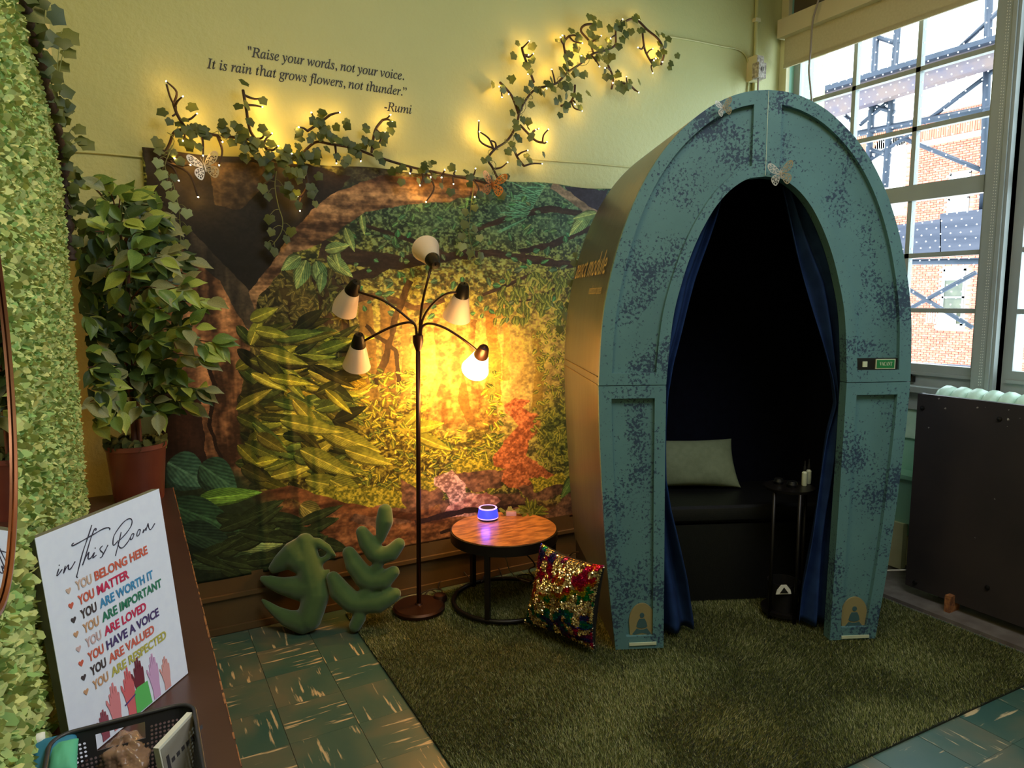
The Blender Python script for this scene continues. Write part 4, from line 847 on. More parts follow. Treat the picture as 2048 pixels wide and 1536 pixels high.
for path, t_, m_, dep, lit, _o in LAMPS:
    A = lp(*t_); B = lp(*m_, dep); ax_ = (B-A).normalized()
    arm = MB().tube(bez([lp(*p) for p in path[:-1]]+[A+ax_*.055-NH*.0], 8), .0058, 8).build('arm', 'bronze', lampo, 0)
    MB().lathe([(0, -.006), (.004, -.006), (.004, .0), (.018, .002), (.024, .012), (.034, .062), (.032, .07), (.0, .07)], A, ax_, 24).build('socket', 'bronze' if lit else 'black', arm, 30)
    s_ = MB(); s_.lathe([(.030, .058), (.036, .07), (.046, .11), (.056, .15), (.0645, .178), (.062, .178), (.053, .15), (.034, .07)], A, ax_, 32, closed=False); o = s_.build('shade', 'shadelit' if lit else 'shade', arm, 40)
    if lit:
        o['label'] = 'glowing lit shade'
        MB().lathe([(0, .07), (.012, .075), (.022, .11), (.026, .13), (.018, .15), (0, .156)], A, ax_, 16).build('bulb', 'lampbulb', arm, 0)
        lamp('lamp_light', 'POINT', A+ax_*.19, 17, (1.0, 0.44, 0.08), radius=.03)
        lamp('lamp_glow', 'POINT', lp(m_[0]+8, m_[1]-4, -.05), 7.0, (1.0, 0.54, 0.15), radius=.06)
    else: MB().lathe([(0, .07), (.012, .075), (.020, .11), (.022, .13), (.015, .145), (0, .15)], A, ax_, 14).build('bulb', 'white', o, 0)
fs = empty('foot_switch', atz(880, 1196, .04), 'round dark foot switch on the lamp cord beside the lamp base', 'switch')
MB().lathe([(0, 0), (.034, 0), (.036, .012), (.028, .028), (.012, .034), (0, .034)], atz(880, 1200, .022), n=22).build('body', 'bronze', fs, 40)
cord('lamp_cord', [atz(x, y, .03) for x, y in ((846, 1212), (842, 1188), (868, 1178), (884, 1182), (872, 1194), (848, 1196), (860, 1180), (882, 1192))], .0032, 'cord', 'dark lamp cord looped over the lamp base')
cord('lamp_cord', [atz(880, 1194, .03), atz(885, 1185, .028), atz(876, 1170, .03), atz(886, 1160, .03), atz(905, 1148, .05), atz(922, 1140, .06), atz(940, 1158, .03), atz(950, 1166, .03)], .0032, 'cord', 'dark cord running from the foot switch under the table')
cord('table_cord', [atz(x, y, .035) for x, y in ((962, 1165), (975, 1140), (985, 1130), (995, 1132), (1005, 1155), (1008, 1158))], .003, 'cord', 'dark cord arching on the rug behind the front table leg')
cord('table_cord', [atz(1044, 1105, .34), atz(1052, 1108, .22), atz(1070, 1130, .12), atz(1058, 1140, .1), atz(1070, 1160, .06), atz(1050, 1165, .05), atz(1035, 1152, .05), atz(1060, 1150, .05), atz(1078, 1168, .04)], .0035, 'cord', 'tangle of dark cords dangling behind the sequin cushion')
cord('white_cable', [atz(1003, 1100, .33), atz(1012, 1118, .2), atz(1018, 1138, .1), atz(1030, 1152, .05), atz(1040, 1158, .04), atz(1060, 1164, .035)], .0025, 'palecord', 'thin white cable hanging from under the tabletop', 'cable')
cord('power_cord', [aty(1134, 1118, 3.0), aty(1145, 1106, 2.95), aty(1160, 1104, 2.9), aty(1175, 1098, 2.86)], .004, 'cord', 'dark cord rising beside the booth flank near the wall')

# ------------------------------------------------------------------ round table, speaker, sprig
TB = Vector((1.493, 2.826, .018)); TH = .38
tb = empty('round_table', TB, 'low round side table with rustic wood top and black frame', 'table')
MB().lathe([(0, TH-.018), (.246, TH-.018), (.248, TH-.01), (.246, TH), (0, TH)], TB-Vector((0, 0, .018)), n=64).build('tabletop', 'tabletop', tb, 30)
MB().lathe([(.234, TH-.05), (.252, TH-.05), (.252, TH-.004), (.248, TH-.004), (.248, TH-.018), (.234, TH-.018)], TB-Vector((0, 0, .018)), n=64, closed=False).build('rim', 'black', tb, 30)
MB().tube([TB+Vector((.243*math.cos(a), .243*math.sin(a), .012)) for a in np.linspace(0, 2*PI, 65)], .011, 8, caps=False).build('base_ring', 'black', tb, 0)
for a in (-136, 103, -17):
    a = math.radians(a); p = TB+Vector((.240*math.cos(a), .240*math.sin(a), 0)); t_ = Vector((-math.sin(a), math.cos(a), 0)); r_ = Vector((math.cos(a), math.sin(a), 0))
    m2 = MB(); m2.box(-.011, .011, -.011, .011, 0, TH-.03, T=lambda v: p+t_*v.x+r_*v.y+Vector((0, 0, v.z))); m2.build('leg', 'black', tb)
SP = atz(976, 1038, TH); sp = empty('smart_speaker', SP+Vector((0, 0, .001)), 'round speaker glowing blue on the round table', 'speaker')
SP = SP+Vector((0, 0, .001)); R0 = .0505
MB().lathe([(0, 0), (R0*.93, 0), (R0*.97, .007), (0, .008)], SP, n=36).build('foot', 'blackplastic', sp, 30)
MB().lathe([(0, .008), (R0*1.0, .008), (R0*1.0, .012), (0, .0125)], SP, n=36).build('lower_ring', 'speakring', sp, 30)
MB().lathe([(0, .012), (R0, .0122), (R0*1.0, .02), (R0*.88, .054), (0, .0545)], SP, n=36).build('grille', 'speaker', sp, 30)
MB().lathe([(R0*.74, .0552), (R0*.88, .054), (R0*.9, .057), (R0*.84, .060), (R0*.74, .0585)], SP, n=36, closed=False).build('light_ring', 'speakring', sp, 30)
MB().lathe([(0, .0545), (R0*.76, .0545), (R0*.76, .058), (0, .0575)], SP, n=36).build('top_cap', 'blackplastic', sp, 30)
lamp('speaker_light', 'POINT', SP+Vector((-.05, -.075, .04)), .22, (.10, .08, 1.0), radius=.02)

# ------------------------------------------------------------------ leaves
def ivy_me(name, m):
    P = [(0, .04), (.22, -.10), (.46, .02), (.46, .26), (.58, .50), (.34, .68), (0, 1.02), (-.34, .68), (-.58, .50), (-.46, .26), (-.46, .02), (-.22, -.10)]
    m2 = MB(); m2.add([Vector((x, y, -.10*abs(x)-.12*(y-.4)**2)) for x, y in P]+[Vector((0, .38, .03))], [(i, (i+1) % 12, 12) for i in range(12)]); return m2.mesh(name, m, 0)
def fic_me(name, m, curl=.18, fold=.16):
    m2 = MB(); rows = []
    for t in np.linspace(0, 1, 7):
        w = .27*math.sin(PI*min(1, t**.8))*(1.0 if t < .8 else .75); w = max(w, .004); rows.append([Vector((s*w, t, -curl*t*t+fold*abs(s)*w/.27*.7)) for s in (-1, -.5, 0, .5, 1)])
    m2.grid(rows); return m2.mesh(name, m, 0)
IVY = {k: ivy_me('leaf', k) for k in ('ivy_a', 'ivy_b', 'ivy_c')}
FIC = [fic_me('leaf', k, c, f) for k in ('fic_a', 'fic_b', 'fic_c', 'fic_d') for c, f in ((.22, .14), (.05, .2))]
bulb_me = MB().lathe([(0, -.003), (.0022, -.0015), (.0027, .0005), (.002, .003), (0, .005)], n=8).mesh('bulb', 'fairy', 0)
def frame(y, z):
    y = Vector(y).normalized(); z = Vector(z); z = (z-y*z.dot(y)); z = z.normalized() if z.length > 1e-5 else y.orthogonal().normalized(); return y.cross(z), y, z
def put_leaf(me, par, p, y, z, s): x_, y_, z_ = frame(y, z); return place('leaf', me, par, basis(p, x_, y_, z_, s))
def near(path, p):
    b = min(range(len(path)), key=lambda i: (path[i]-p).length); return path[b]
def garland(name, label, stems, bulbs, leaves_n, spread, keys, grp, Y=3.15, seed=1, extra=(), light=.12, lsize=(.030, .044), twig=True):
    r = random.Random(seed); c0 = aty(*stems[0][len(stems[0])//2], Y); g = empty(name, c0, label, 'garland', grp)
    allp = []; sm = MB()
    for k, st_ in enumerate(stems):
        pts = bez([aty(x, y, Y-.012+.018*math.sin(i*1.7+k)) for i, (x, y) in enumerate(st_)], 8); allp += pts; sm.tube(pts, .0060 if twig else .0022, 6)
    sm.build('main_stem', 'twig' if twig else 'stem', g, 0)
    vn = MB(); q = bez([aty(x, y, Y-.012) for x, y in stems[0]], 8)                    # thin vine wound round the stem
    vn.tube([p+Vector((.016*math.sin(i*.9), -.012+.012*math.cos(i*.9), .016*math.sin(i*.63+1))) for i, p in enumerate(q)], .0016, 4)
    if twig: vn.build('vine', 'stem', g, 0)
    for k, (x, y) in enumerate(bulbs):
        p = aty(x, y, Y-.03+r.uniform(-.02, .015)); n_ = near(allp, p); d = p-n_
        if d.length > .015:
            side = Vector((d.z, 0, -d.x))*r.uniform(-.35, .35); mid_ = n_.lerp(p, .5)+side
            MB().tube(bez([n_, mid_, p], 5), [.0056-.00026*i for i in range(11)], 6).build('twig', 'twig', g, 0)
        x_, y_, z_ = frame(Vector((0, -1, .1)), (d if d.length > 1e-3 else Vector((0, 0, 1)))); place('bulb', bulb_me, g, basis(p, x_, y_, z_))
        if light: lamp('bulb_light', 'POINT', p+Vector((0, .004, 0.004)), light*r.choice((.35, .6, 1, 1.5)), (1.0, .54, .09), radius=.003)
    for (xa, ya_, xb, yb_) in extra: MB().tube(bez([aty(xa, ya_, Y), aty((xa+xb)/2+r.uniform(-6, 6), (ya_+yb_)/2+r.uniform(-6, 6), Y-.02), aty(xb, yb_, Y-.03)], 4), .0038, 6).build('twig', 'twig', g, 0)
    for k in range(leaves_n):
        b = r.choice(allp); a = r.uniform(0, 2*PI); d = spread*math.sqrt(r.random()); p = b+Vector((d*math.cos(a), -r.uniform(.004, .045), d*math.sin(a)*.85-.008))
        y_ = Vector((math.cos(a)*.6+r.uniform(-.5, .5), -.15, -.7+math.sin(a)*.4+r.uniform(-.3, .3))); z_ = Vector((r.uniform(-.7, .7), -1, r.uniform(-.3, .6)))
        put_leaf(IVY[r.choice(keys)], g, p, y_, z_, r.uniform(*lsize))
    return g, allp
low_stems = [[(322, 322), (338, 290), (352, 262), (390, 262), (440, 272), (480, 276), (515, 284), (535, 300), (540, 318), (585, 320), (600, 308)],
             [(516, 284), (500, 260), (492, 215), (486, 180)], [(600, 312), (630, 285), (660, 288), (705, 296), (750, 312), (790, 325), (830, 336), (870, 345)], [(860, 342), (905, 352), (950, 360), (990, 372)],
             [(372, 258), (355, 230), (347, 208)], [(743, 305), (750, 262), (765, 240)], [(615, 262), (640, 245), (660, 230)], [(600, 318), (610, 345), (615, 370), (605, 390)]]
b2 = [(122, 310), (243, 422), (347, 550), (245, 748), (320, 722), (540, 757), (395, 858), (298, 930), (515, 930), (180, 880), (212, 1045), (357, 1167), (852, 430), (833, 498), (855, 682), (907, 698), (953, 790), (1058, 848), (1203, 542), (1412, 540), (1790, 558), (1805, 608), (1750, 688), (1388, 915), (1010, 955), (1102, 1163), (1118, 1270), (1935, 990), (2012, 1078), (1110, 650), (1570, 900)]
b2 = [(300+x/3.724, 80+y/3.724) for x, y in b2]+[(680+x/3.746, 330+y/3.746) for x, y in ((525, 62), (680, 90), (762, 92), (785, 38), (865, 45), (1015, 28), (600, 150), (765, 162), (645, 275), (1010, 237), (980, 135), (850, 140))]
garland('lit_ivy_garland', 'ivy and twig garland with fairy lights along the tapestry top edge', low_stems, b2, 180, .070, ('ivy_a', 'ivy_a', 'ivy_b'), None, 3.145, 2, extra=((347, 208, 333, 168), (352, 212, 345, 232), (375, 250, 392, 262), (745, 300, 762, 278)))
b3 = [(608, 315), (600, 422), (637, 412), (600, 567), (782, 535), (742, 678), (380, 665), (452, 722), (400, 745), (222, 930), (228, 1012), (312, 1078), (658, 998), (680, 990), (755, 995), (742, 1090), (596, 1155), (705, 1258), (440, 1248), (865, 272), (850, 288), (920, 437), (1010, 430), (1015, 330), (995, 325), (1117, 184), (1160, 275), (1235, 295), (1157, 370), (1325, 150), (1455, 148), (1445, 365), (1555, 375), (1625, 380), (1580, 448), (1565, 462), (1632, 475), (1557, 560), (1355, 592), (1252, 637), (1147, 508), (1192, 522), (1450, 708), (1012, 850), (960, 800)]
b3 = [(900+x/3.84, y/3.84) for x, y in b3]
up_stems = [[(996, 358), (985, 335), (976, 318), (990, 298), (1010, 285), (1024, 268), (1034, 245), (1040, 222), (1055, 195), (1072, 178), (1095, 172), (1115, 165), (1135, 145), (1160, 128), (1185, 108), (1208, 102)],
            [(1208, 102), (1230, 90), (1232, 60), (1245, 46), (1270, 38), (1295, 60), (1318, 80), (1328, 105), (1322, 130)], [(1038, 232), (1025, 195), (1010, 175), (1000, 165)], [(1068, 165), (1055, 130), (1046, 105), (1044, 95)],
            [(1137, 142), (1130, 105), (1128, 85), (1138, 72)], [(1186, 104), (1178, 82), (1162, 62), (1170, 50), (1190, 48)], [(1040, 250), (1070, 280), (1085, 285)], [(1024, 288), (1035, 315), (1048, 332)], [(1216, 130), (1226, 155), (1223, 178)], [(1230, 168), (1255, 168), (1270, 180)], [(1150, 170), (1148, 190), (1140, 205), (1122, 212)], [(1285, 65), (1290, 100), (1305, 128)]]
garland('lit_ivy_garland', 'ivy and twig garland with fairy lights climbing the bare wall toward the booth', up_stems, b3, 160, .058, ('ivy_a', 'ivy_b', 'ivy_b'), None, 3.16, 3, light=.11)
def vine(label, pts, leaves, keys, Y, seed, size=(.034, .046)):
    r = random.Random(seed); p = bez([aty(x, y, Y) for x, y in pts], 8); g = empty('hanging_vine', p[0], label, 'vine'); MB().tube(p, .0020, 5).build('main_stem', 'stem', g, 0)
    for x, y in leaves:
        q = aty(x, y, Y-.02); n_ = near(p, q+Vector((0, 0, .02))); MB().tube(bez([n_, n_.lerp(q, .5)+Vector((0, 0, .008)), q], 3), .0012, 4).build('leaf_stalk', 'stem', g, 0)
        put_leaf(IVY[r.choice(keys)], g, q, Vector(((q-n_).x*4+r.uniform(-.3, .3), -.2, -1)), Vector((r.uniform(-.6, .6), -1, .3)), r.uniform(*size))
vine('pale ivy strand hanging at the left edge of the tapestry above the ficus', [(345, 290), (336, 312), (330, 335), (345, 365), (356, 410), (360, 450), (362, 500), (366, 545)], [(318, 318), (325, 340), (334, 362), (342, 382), (347, 405), (340, 428), (374, 418), (373, 452), (338, 446), (368, 480), (352, 512), (372, 520)], ('ivy_c', 'ivy_c', 'ivy_b'), 3.10, 4)
vine('thin ivy strand hanging over the printed tree limb on the tapestry', [(553, 342), (550, 372), (556, 410), (565, 440), (562, 465), (545, 490)], [(526, 368), (536, 386), (566, 372), (576, 382), (540, 430), (545, 458), (582, 455), (536, 484), (550, 496), (574, 472)], ('ivy_a', 'ivy_b'), 3.14, 5)
vine('thin ivy strand with yellowed leaves hanging behind the lamp top', [(950, 365), (944, 395), (940, 430), (938, 470), (944, 495), (952, 520)], [(930, 418), (931, 442), (950, 452), (924, 466), (942, 500), (962, 505), (925, 486), (958, 470), (948, 410)], ('ivy_b', 'ivy_c', 'ivy_b'), 3.14, 6)
vine('short ivy strand peeking out behind the booth flank', [(1156, 490), (1150, 530), (1148, 580), (1140, 620), (1130, 650)], [(1150, 505), (1149, 520), (1137, 605), (1133, 625), (1120, 652), (1141, 560)], ('ivy_a', 'ivy_b'), 3.12, 7)

# ------------------------------------------------------------------ paper butterflies
WU = [(0, .02), (.12, .20), (.34, .42), (.58, .52), (.72, .44), (.70, .26), (.52, .06), (.26, -.02), (0, -.02)]
WL = [(0, -.02), (.24, -.04), (.48, -.12), (.56, -.30), (.46, -.50), (.30, -.58), (.14, -.42), (.04, -.18)]
def wing_mb(poly, holes, tilt, sg):
    # a wing with a solid rim and lace of openings: rim strip + radiating veins
    cx_ = sum(p[0] for p in poly)/len(poly); cy_ = sum(p[1] for p in poly)/len(poly); m2 = MB()
    P = [(q.x, q.y) for q in bez([(a, b, 0) for a, b in poly]+[(poly[0][0], poly[0][1], 0)], 3)][:-1]
    T = lambda x, y: Vector((sg*x*math.cos(tilt), y, x*math.sin(tilt)))
    rings = [[T(cx_+(x-cx_)*k, cy_+(y-cy_)*k) for x, y in P] for k in (1, .80, .58, .50, .28)]
    n = len(P)
    for i, solid in enumerate((1, 0, 1, 0)):
        for k in range(n):
            if solid or k % 3 == 0 or (i == 1 and k % 5 == 0):
                q = [rings[i][k], rings[i][(k+1) % n], rings[i+1][(k+1) % n], rings[i+1][k]]; m2.add(q, [(0, 1, 2, 3)])
    m2.add(rings[4], [tuple(range(n))]); return m2
def butterfly(p, up, nrm, size, m, label, tl=(.5, .5), grp='paper butterflies'):
    r_ = Vector(up).cross(Vector(nrm)).normalized(); u_ = Vector(up).normalized(); n_ = r_.cross(u_); B = basis(p, r_, u_, n_, size)
    e = empty('paper_butterfly', p, label, 'butterfly', None)
    def put(nm, mb): mb.v = [tuple(B@Vector(v)) for v in mb.v]; return mb.build(nm, m, e)
    for sg, t in ((-1, tl[0]), (1, tl[1])):
        put('upper_wing', wing_mb(WU, 0, t, sg)); put('lower_wing', wing_mb(WL, 0, t*.9, sg))
    b = MB(); b.tube([Vector((0, -.26, .03)), Vector((0, 0, .05)), Vector((0, .16, .03))], [.02, .035, .02], 6); b.tube([Vector((0, .14, .03)), Vector((-.08, .36, .1))], .008, 4); b.tube([Vector((0, .14, .03)), Vector((.08, .36, .1))], .008, 4); put('body', b)
butterfly(aty(408, 332, 3.13), (-.25, 0, 1), (.15, -1, .1), .092, 'butterfly', 'silver lace butterfly pinned among the ivy at the upper left of the tapestry', (.35, .6))
butterfly(aty(985, 368, 3.13), (.1, 0, 1), (-.2, -1, .2), .10, 'goldfly', 'gold lace butterfly on the ivy at the middle of the tapestry top edge', (.6, .5))
butterfly(BW(bf(1556, 348)[0], -.022, bf(1556, 348)[1]), (-.15, 0, 1), tuple(-BK+Vector((-.1, 0, .1))), .078, 'butterfly', 'silver lace butterfly at the apex of the booth doorway', (.3, 1.0))
butterfly(BW(bf(1443, 217)[0], -.02, bf(1443, 217)[1]), (-.3, 0, 1), tuple(-BK+Vector((-.1, 0, .1))), .055, 'butterfly', 'silver lace butterfly near the top rim of the booth front', (.5, .9))

# ------------------------------------------------------------------ long low cabinet along the left wall
BZ = .684; BX = .1185
bn = empty('low_cabinet', (-.04, 1.7, 0), 'long dark red brown cabinet running along the left wall', 'cabinet')
MB().box(XL+.002, BX, .2, 3.145, BZ-.032, BZ).build('top', 'bench', bn)
MB().box(XL+.004, BX-.02, .2, 3.145, .08, BZ-.034).build('body', 'bench', bn)
MB().box(XL+.004, BX-.04, .2, 3.145, 0, .08).build('plinth', 'black', bn)
cw = MB(); rr = random.Random(9); y = .3
while y < 3.1:
    l = rr.uniform(.015, .07); d = rr.uniform(.001, .0035); cw.box(BX-d, BX+.0008, y, y+l, BZ-.012, BZ+.0006); y += l+rr.uniform(.0, .03)
e_ = cw.build('worn_edge', 'chipwood', bn); e_['kind'] = 'stuff'; e_['label'] = 'worn orange edge of the cabinet top'

# ------------------------------------------------------------------ moss wall panel, ivy on its edge, round mirror
MP = [(.45, BZ), (2.66, BZ), (2.68, 1.2), (2.70, 1.66), (2.66, 1.83), (2.52, 1.93), (2.31, 1.975), (2.05, 2.025), (1.82, 2.06), (1.4, 2.1), (.45, 2.14)]
mo = empty('moss_hanging', (XL+.01, 1.7, BZ), 'green preserved moss hanging covering the left wall above the cabinet', 'wall hanging')
MB().prism(MP, lambda a, b, d: Vector((XL+d, a, b)), .001, .014).build('backing', 'mossdark', mo)
NM = 42000; my = .45+2.24*rng.random(NM*2)**.85; mz = BZ+1.55*rng.random(NM*2); tops = np.interp(my, [.45, 1.4, 1.82, 2.05, 2.31, 2.52, 2.66, 2.69], [2.14, 2.1, 2.06, 2.025, 1.975, 1.93, 1.83, 1.66]); k_ = (mz < tops)
my, mz = my[k_][:NM], mz[k_][:NM]; n = len(my); L_ = rng.uniform(.010, .022, n)*(1.15-.1*my); a1 = rng.uniform(0, 2*PI, n); el = rng.uniform(.25, 1.25, n)
dv = np.c_[np.sin(el)*.9, np.cos(el)*np.cos(a1), np.cos(el)*np.sin(a1)]; b0 = np.c_[np.full(n, XL+.012)+rng.uniform(0, .014, n), my, mz]; rv = rng.normal(size=(n, 3)); sd = np.cross(dv, rv); sd /= np.linalg.norm(sd, axis=1)[:, None]; bend = np.cross(dv, sd)*.35
V = np.empty((n, 6, 3)); wv = (L_*.34)[:, None]; LL = L_[:, None]
V[:, 0] = b0-sd*wv*.6; V[:, 1] = b0+sd*wv*.6; V[:, 2] = b0+dv*LL*.5-sd*wv+bend*LL*.1; V[:, 3] = b0+dv*LL*.5+sd*wv+bend*LL*.1; V[:, 4] = b0+dv*LL-sd*wv*.35+bend*LL*.5; V[:, 5] = b0+dv*LL+sd*wv*.35+bend*LL*.5
fi = np.arange(n)[:, None]*6; Fq = np.concatenate([fi+np.array([[0, 1, 3, 2]]), fi+np.array([[2, 3, 5, 4]])])
me = D.meshes.new('moss_tufts'); me.from_pydata(V.reshape(-1, 3)-np.array([XL+.01, 1.7, BZ]), [], Fq); me.materials.append(MT['moss']); me.shade_smooth()
mt_ = D.objects.new('moss_tufts', me); C.objects.link(mt_); mt_.parent = mo; mt_['kind'] = 'stuff'
# ivy and bark strip along the panel's upper edge
edge = bez([(XL+.035, a, b) for a, b in [(2.72, 1.58), (2.72, 1.68), (2.69, 1.85), (2.54, 1.95), (2.32, 1.995), (2.06, 2.045), (1.83, 2.08), (1.4, 2.12)]], 10)
mg = empty('moss_edge_garland', edge[30], 'dark ivy garland with brown bark strip trimming the upper edge of the moss panel', 'garland')
MB().tube(edge, [.013+.005*math.sin(i*1.9)+.003*math.sin(i*.7) for i in range(len(edge))], 7).build('bark_strip', 'twig', mg, 0)
r = random.Random(12)
for k in range(95):
    b = edge[int(len(edge)*(.03+.95*r.random()))]; d = r.random()
    p = b+Vector((r.uniform(.0, .06)*d, r.uniform(-.03, .05), r.uniform(-.02, .08)*d)); y_ = Vector((r.uniform(.0, .9), r.uniform(-.5, .5), r.uniform(-1, .4))); z_ = Vector((r.uniform(-.2, .6), -1, r.uniform(-.3, .6)))
    if k % 4 == 0: MB().tube([b, b.lerp(p, .5)+Vector((0, -.01, .012)), p], .0014, 4).build('leaf_stalk', 'stem', mg, 0)
    put_leaf(IVY[r.choice(('ivy_a', 'ivy_a', 'ivy_b'))], mg, p, y_, z_, r.uniform(.024, .042))
for px_, py_, y_, z_ in (((122, 62), 2.7, (.5, 0, .6), 0), ((140, 18), 2.5, 0, 0)) if False else (): pass
for (x, y, Y, s) in ((123, 62, 2.5, .058), (165, 282, 2.72, .045), (150, 252, 2.72, .04), (155, 275, 2.72, .035), (128, 98, 2.5, .04), (115, 125, 2.52, .04), (60, 10, 2.0, .06), (38, 6, 1.9, .06)):
    p = aty(x, y, Y); b = near(edge, p); MB().tube(bez([b, b.lerp(p, .6)+Vector((0, 0, .015)), p], 4), .0014, 4).build('leaf_stalk', 'stem', mg, 0); put_leaf(IVY['ivy_b'], mg, p, Vector((.6, -.2, -.5)), Vector((.2, -1, .3)), s)
mc = Vector((-.131, 0.85, 1.39)); mr = .243; mn = Vector((math.cos(math.radians(1.8)), math.sin(math.radians(1.8)), 0))
mi = empty('round_mirror', mc, 'round mirror with thin copper rim hung on the moss panel', 'mirror')
MB().lathe([(0, -.008), (mr-.004, -.008), (mr-.004, .0), (0, .0)], mc, mn, 72).build('mirror_glass', 'mirror', mi)
MB().lathe([(mr-.004, -.012), (mr+.002, -.012), (mr+.002, .004), (mr-.002, .004), (mr-.004, .001)], mc, mn, 72, closed=False).build('rim', 'copper', mi, 40)

# ------------------------------------------------------------------ potted ficus
PP = Vector((-.006, 3.02, BZ)); fp_ = empty('potted_ficus', PP, 'artificial ficus tree in a red brown pot at the far end of the cabinet', 'potted plant')
MB().lathe([(0, 0), (.084, 0), (.087, .008), (.103, .20), (.107, .205), (.107, .222), (.099, .222), (.096, .19), (.0, .185)], PP, n=40).build('pot', 'terra', fp_, 35)
ms = MB(); r = random.Random(5)
for k in range(420):
    a = r.uniform(0, 2*PI); q = .097*math.sqrt(r.random()); p = PP+Vector((q*math.cos(a), q*math.sin(a), .195+.03*(q/.097)*r.random())); v = Vector((r.uniform(-1, 1), r.uniform(-1, 1), r.uniform(.2, 1.6))).normalized()*r.uniform(.018, .042); s = v.orthogonal().normalized()*.013
    ms.add([p-s, p+s, p+v*.6+s*1.2, p+v*.6-s*1.2, p+v+s*.3, p+v-s*.3], [(0, 1, 2, 3), (3, 2, 4, 5)])
ms.build('pot_moss', 'pebble', fp_, 0)['kind'] = 'stuff'
TRK = bez([PP+Vector(v) for v in ((-.005, 0, .18), (.0, .0, .40), (-.012, .0, .62), (.0, .01, .85), (-.01, 0, 1.12))], 8)
MB().tube(TRK, [.013-.0002*i for i in range(len(TRK))], 8).build('trunk', 'trunk', fp_, 0)
T2 = bez([PP+Vector(v) for v in ((.014, -.006, .18), (.012, -.012, .42), (.004, -.01, .7), (.02, -.01, 1.0))], 8); MB().tube(T2, .009, 8).build('trunk', 'trunk', fp_, 0)
r = random.Random(21); nl = 0
for k in range(62):
    t = (k+.5)/62; z = 1.03+.84*t; hw = float(np.interp(t, [0, .2, .5, .75, 1], [.20, .25, .28, .22, .12])); f = ((k*.618034) % 1)*2-1
    tx = float(np.interp(t, [0, .5, 1], [.03, .035, -.03]))+hw*f*.92; ty = 2.93+.13*math.sin(k*2.3)-.10*(1-abs(f)); tx = max(tx, -.135); tip = Vector((tx, ty, z+r.uniform(-.03, .03)))
    b = min(TRK, key=lambda q: abs(q.z-max(1.05, z-.10))); br = bez([b, b.lerp(tip, .55)+Vector((0, 0, .035)), tip], 6); MB().tube(br, [.0030-.00012*i for i in range(len(br))], 5).build('branch', 'trunk' if k % 2 else 'stem', fp_, 0)
    out = Vector((f, -.5, .1))
    for j in range(5):
        if nl >= 298: break
        q = br[int(len(br)*(.62+.36*r.random()))]; d = Vector((out.x*.8+r.uniform(-.9, .9), -.35+r.uniform(-.45, .35), r.uniform(-1.1, .55))).normalized(); s = r.uniform(.070, .100); q = q+d*.012
        if (q+d*s).x < -.16: d.x = abs(d.x)
        if (q+d*s).y > 3.13: d.y = -abs(d.y)
        if t > .9: d.z = abs(d.z)*.8
        put_leaf(FIC[r.choices(range(8), (3, 3, 4, 4, 3.4, 3.4, 2.4, 2.4))[0]], fp_, q, d, Vector((r.uniform(-.6, .6), -1, .7)), s); nl += 1

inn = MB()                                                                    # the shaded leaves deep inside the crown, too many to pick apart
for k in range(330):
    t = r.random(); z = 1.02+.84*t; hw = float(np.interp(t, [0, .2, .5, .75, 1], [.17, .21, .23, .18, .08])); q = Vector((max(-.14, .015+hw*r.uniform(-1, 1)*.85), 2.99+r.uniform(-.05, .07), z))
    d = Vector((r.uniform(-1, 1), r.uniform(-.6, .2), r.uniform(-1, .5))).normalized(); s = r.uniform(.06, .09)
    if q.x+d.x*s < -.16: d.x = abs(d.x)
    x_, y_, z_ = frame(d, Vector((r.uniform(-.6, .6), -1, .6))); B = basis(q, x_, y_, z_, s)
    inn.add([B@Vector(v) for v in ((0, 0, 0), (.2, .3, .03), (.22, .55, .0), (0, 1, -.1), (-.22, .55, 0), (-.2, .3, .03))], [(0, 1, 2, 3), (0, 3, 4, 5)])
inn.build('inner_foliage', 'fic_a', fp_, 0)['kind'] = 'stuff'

# ------------------------------------------------------------------ "in this Room" canvas sign
SO = Vector((-.123, 1.285, BZ+.002)); SU = Vector((.62, .785, 0)).normalized(); SN0 = Vector((-SU.y, SU.x, 0)); SV = (SN0*.1+Vector((0, 0, 1))).normalized(); SNF = SU.cross(SV)   # SNF faces the room
if SNF.y > 0: SNF = -SNF
SW, SH = .2985, .391
def SP_(s, t, d=0): return SO+SU*s+SV*t+SNF*d
sg_ = empty('canvas_sign', SP_(SW/2, 0), 'white canvas sign with colourful affirmations standing on the cabinet', 'sign')
m2 = MB(); m2.box(0, SW, 0, SH, -.016, 0, T=lambda v: SP_(v.x, v.y, v.z)); m2.build('canvas', 'canvasside', sg_)
m2 = MB(); m2.box(0, SW, 0, SH, 0, .0008, T=lambda v: SP_(v.x, v.y, v.z)); m2.build('printed_face', 'canvas', sg_)
def inkmat(c): 
    k = 'ink_%d_%d_%d' % c
    if k not in MT: MT[k] = mat('print_ink_%02x%02x%02x' % c, rgb(*c), None, rough=.7)
    return k
def sgpt(x, y): 
    q = atp(x, y, SO, SNF)-SO; return (q.dot(SU), q.dot(SV))
HEARTM = [(0, -.5), (.25, -.22), (.48, .08), (.5, .3), (.38, .46), (.18, .46), (0, .28), (-.18, .46), (-.38, .46), (-.5, .3), (-.48, .08), (-.25, -.22)]
TAN, COR, RED, BLK, BLU, GRN, PNK, PUR, ORG, OLV, BRN = (214, 178, 160), (214, 96, 74), (206, 40, 84), (70, 56, 60), (62, 140, 190), (40, 122, 92), (214, 178, 178), (74, 52, 110), (214, 100, 84), (190, 178, 84), (206, 154, 116)
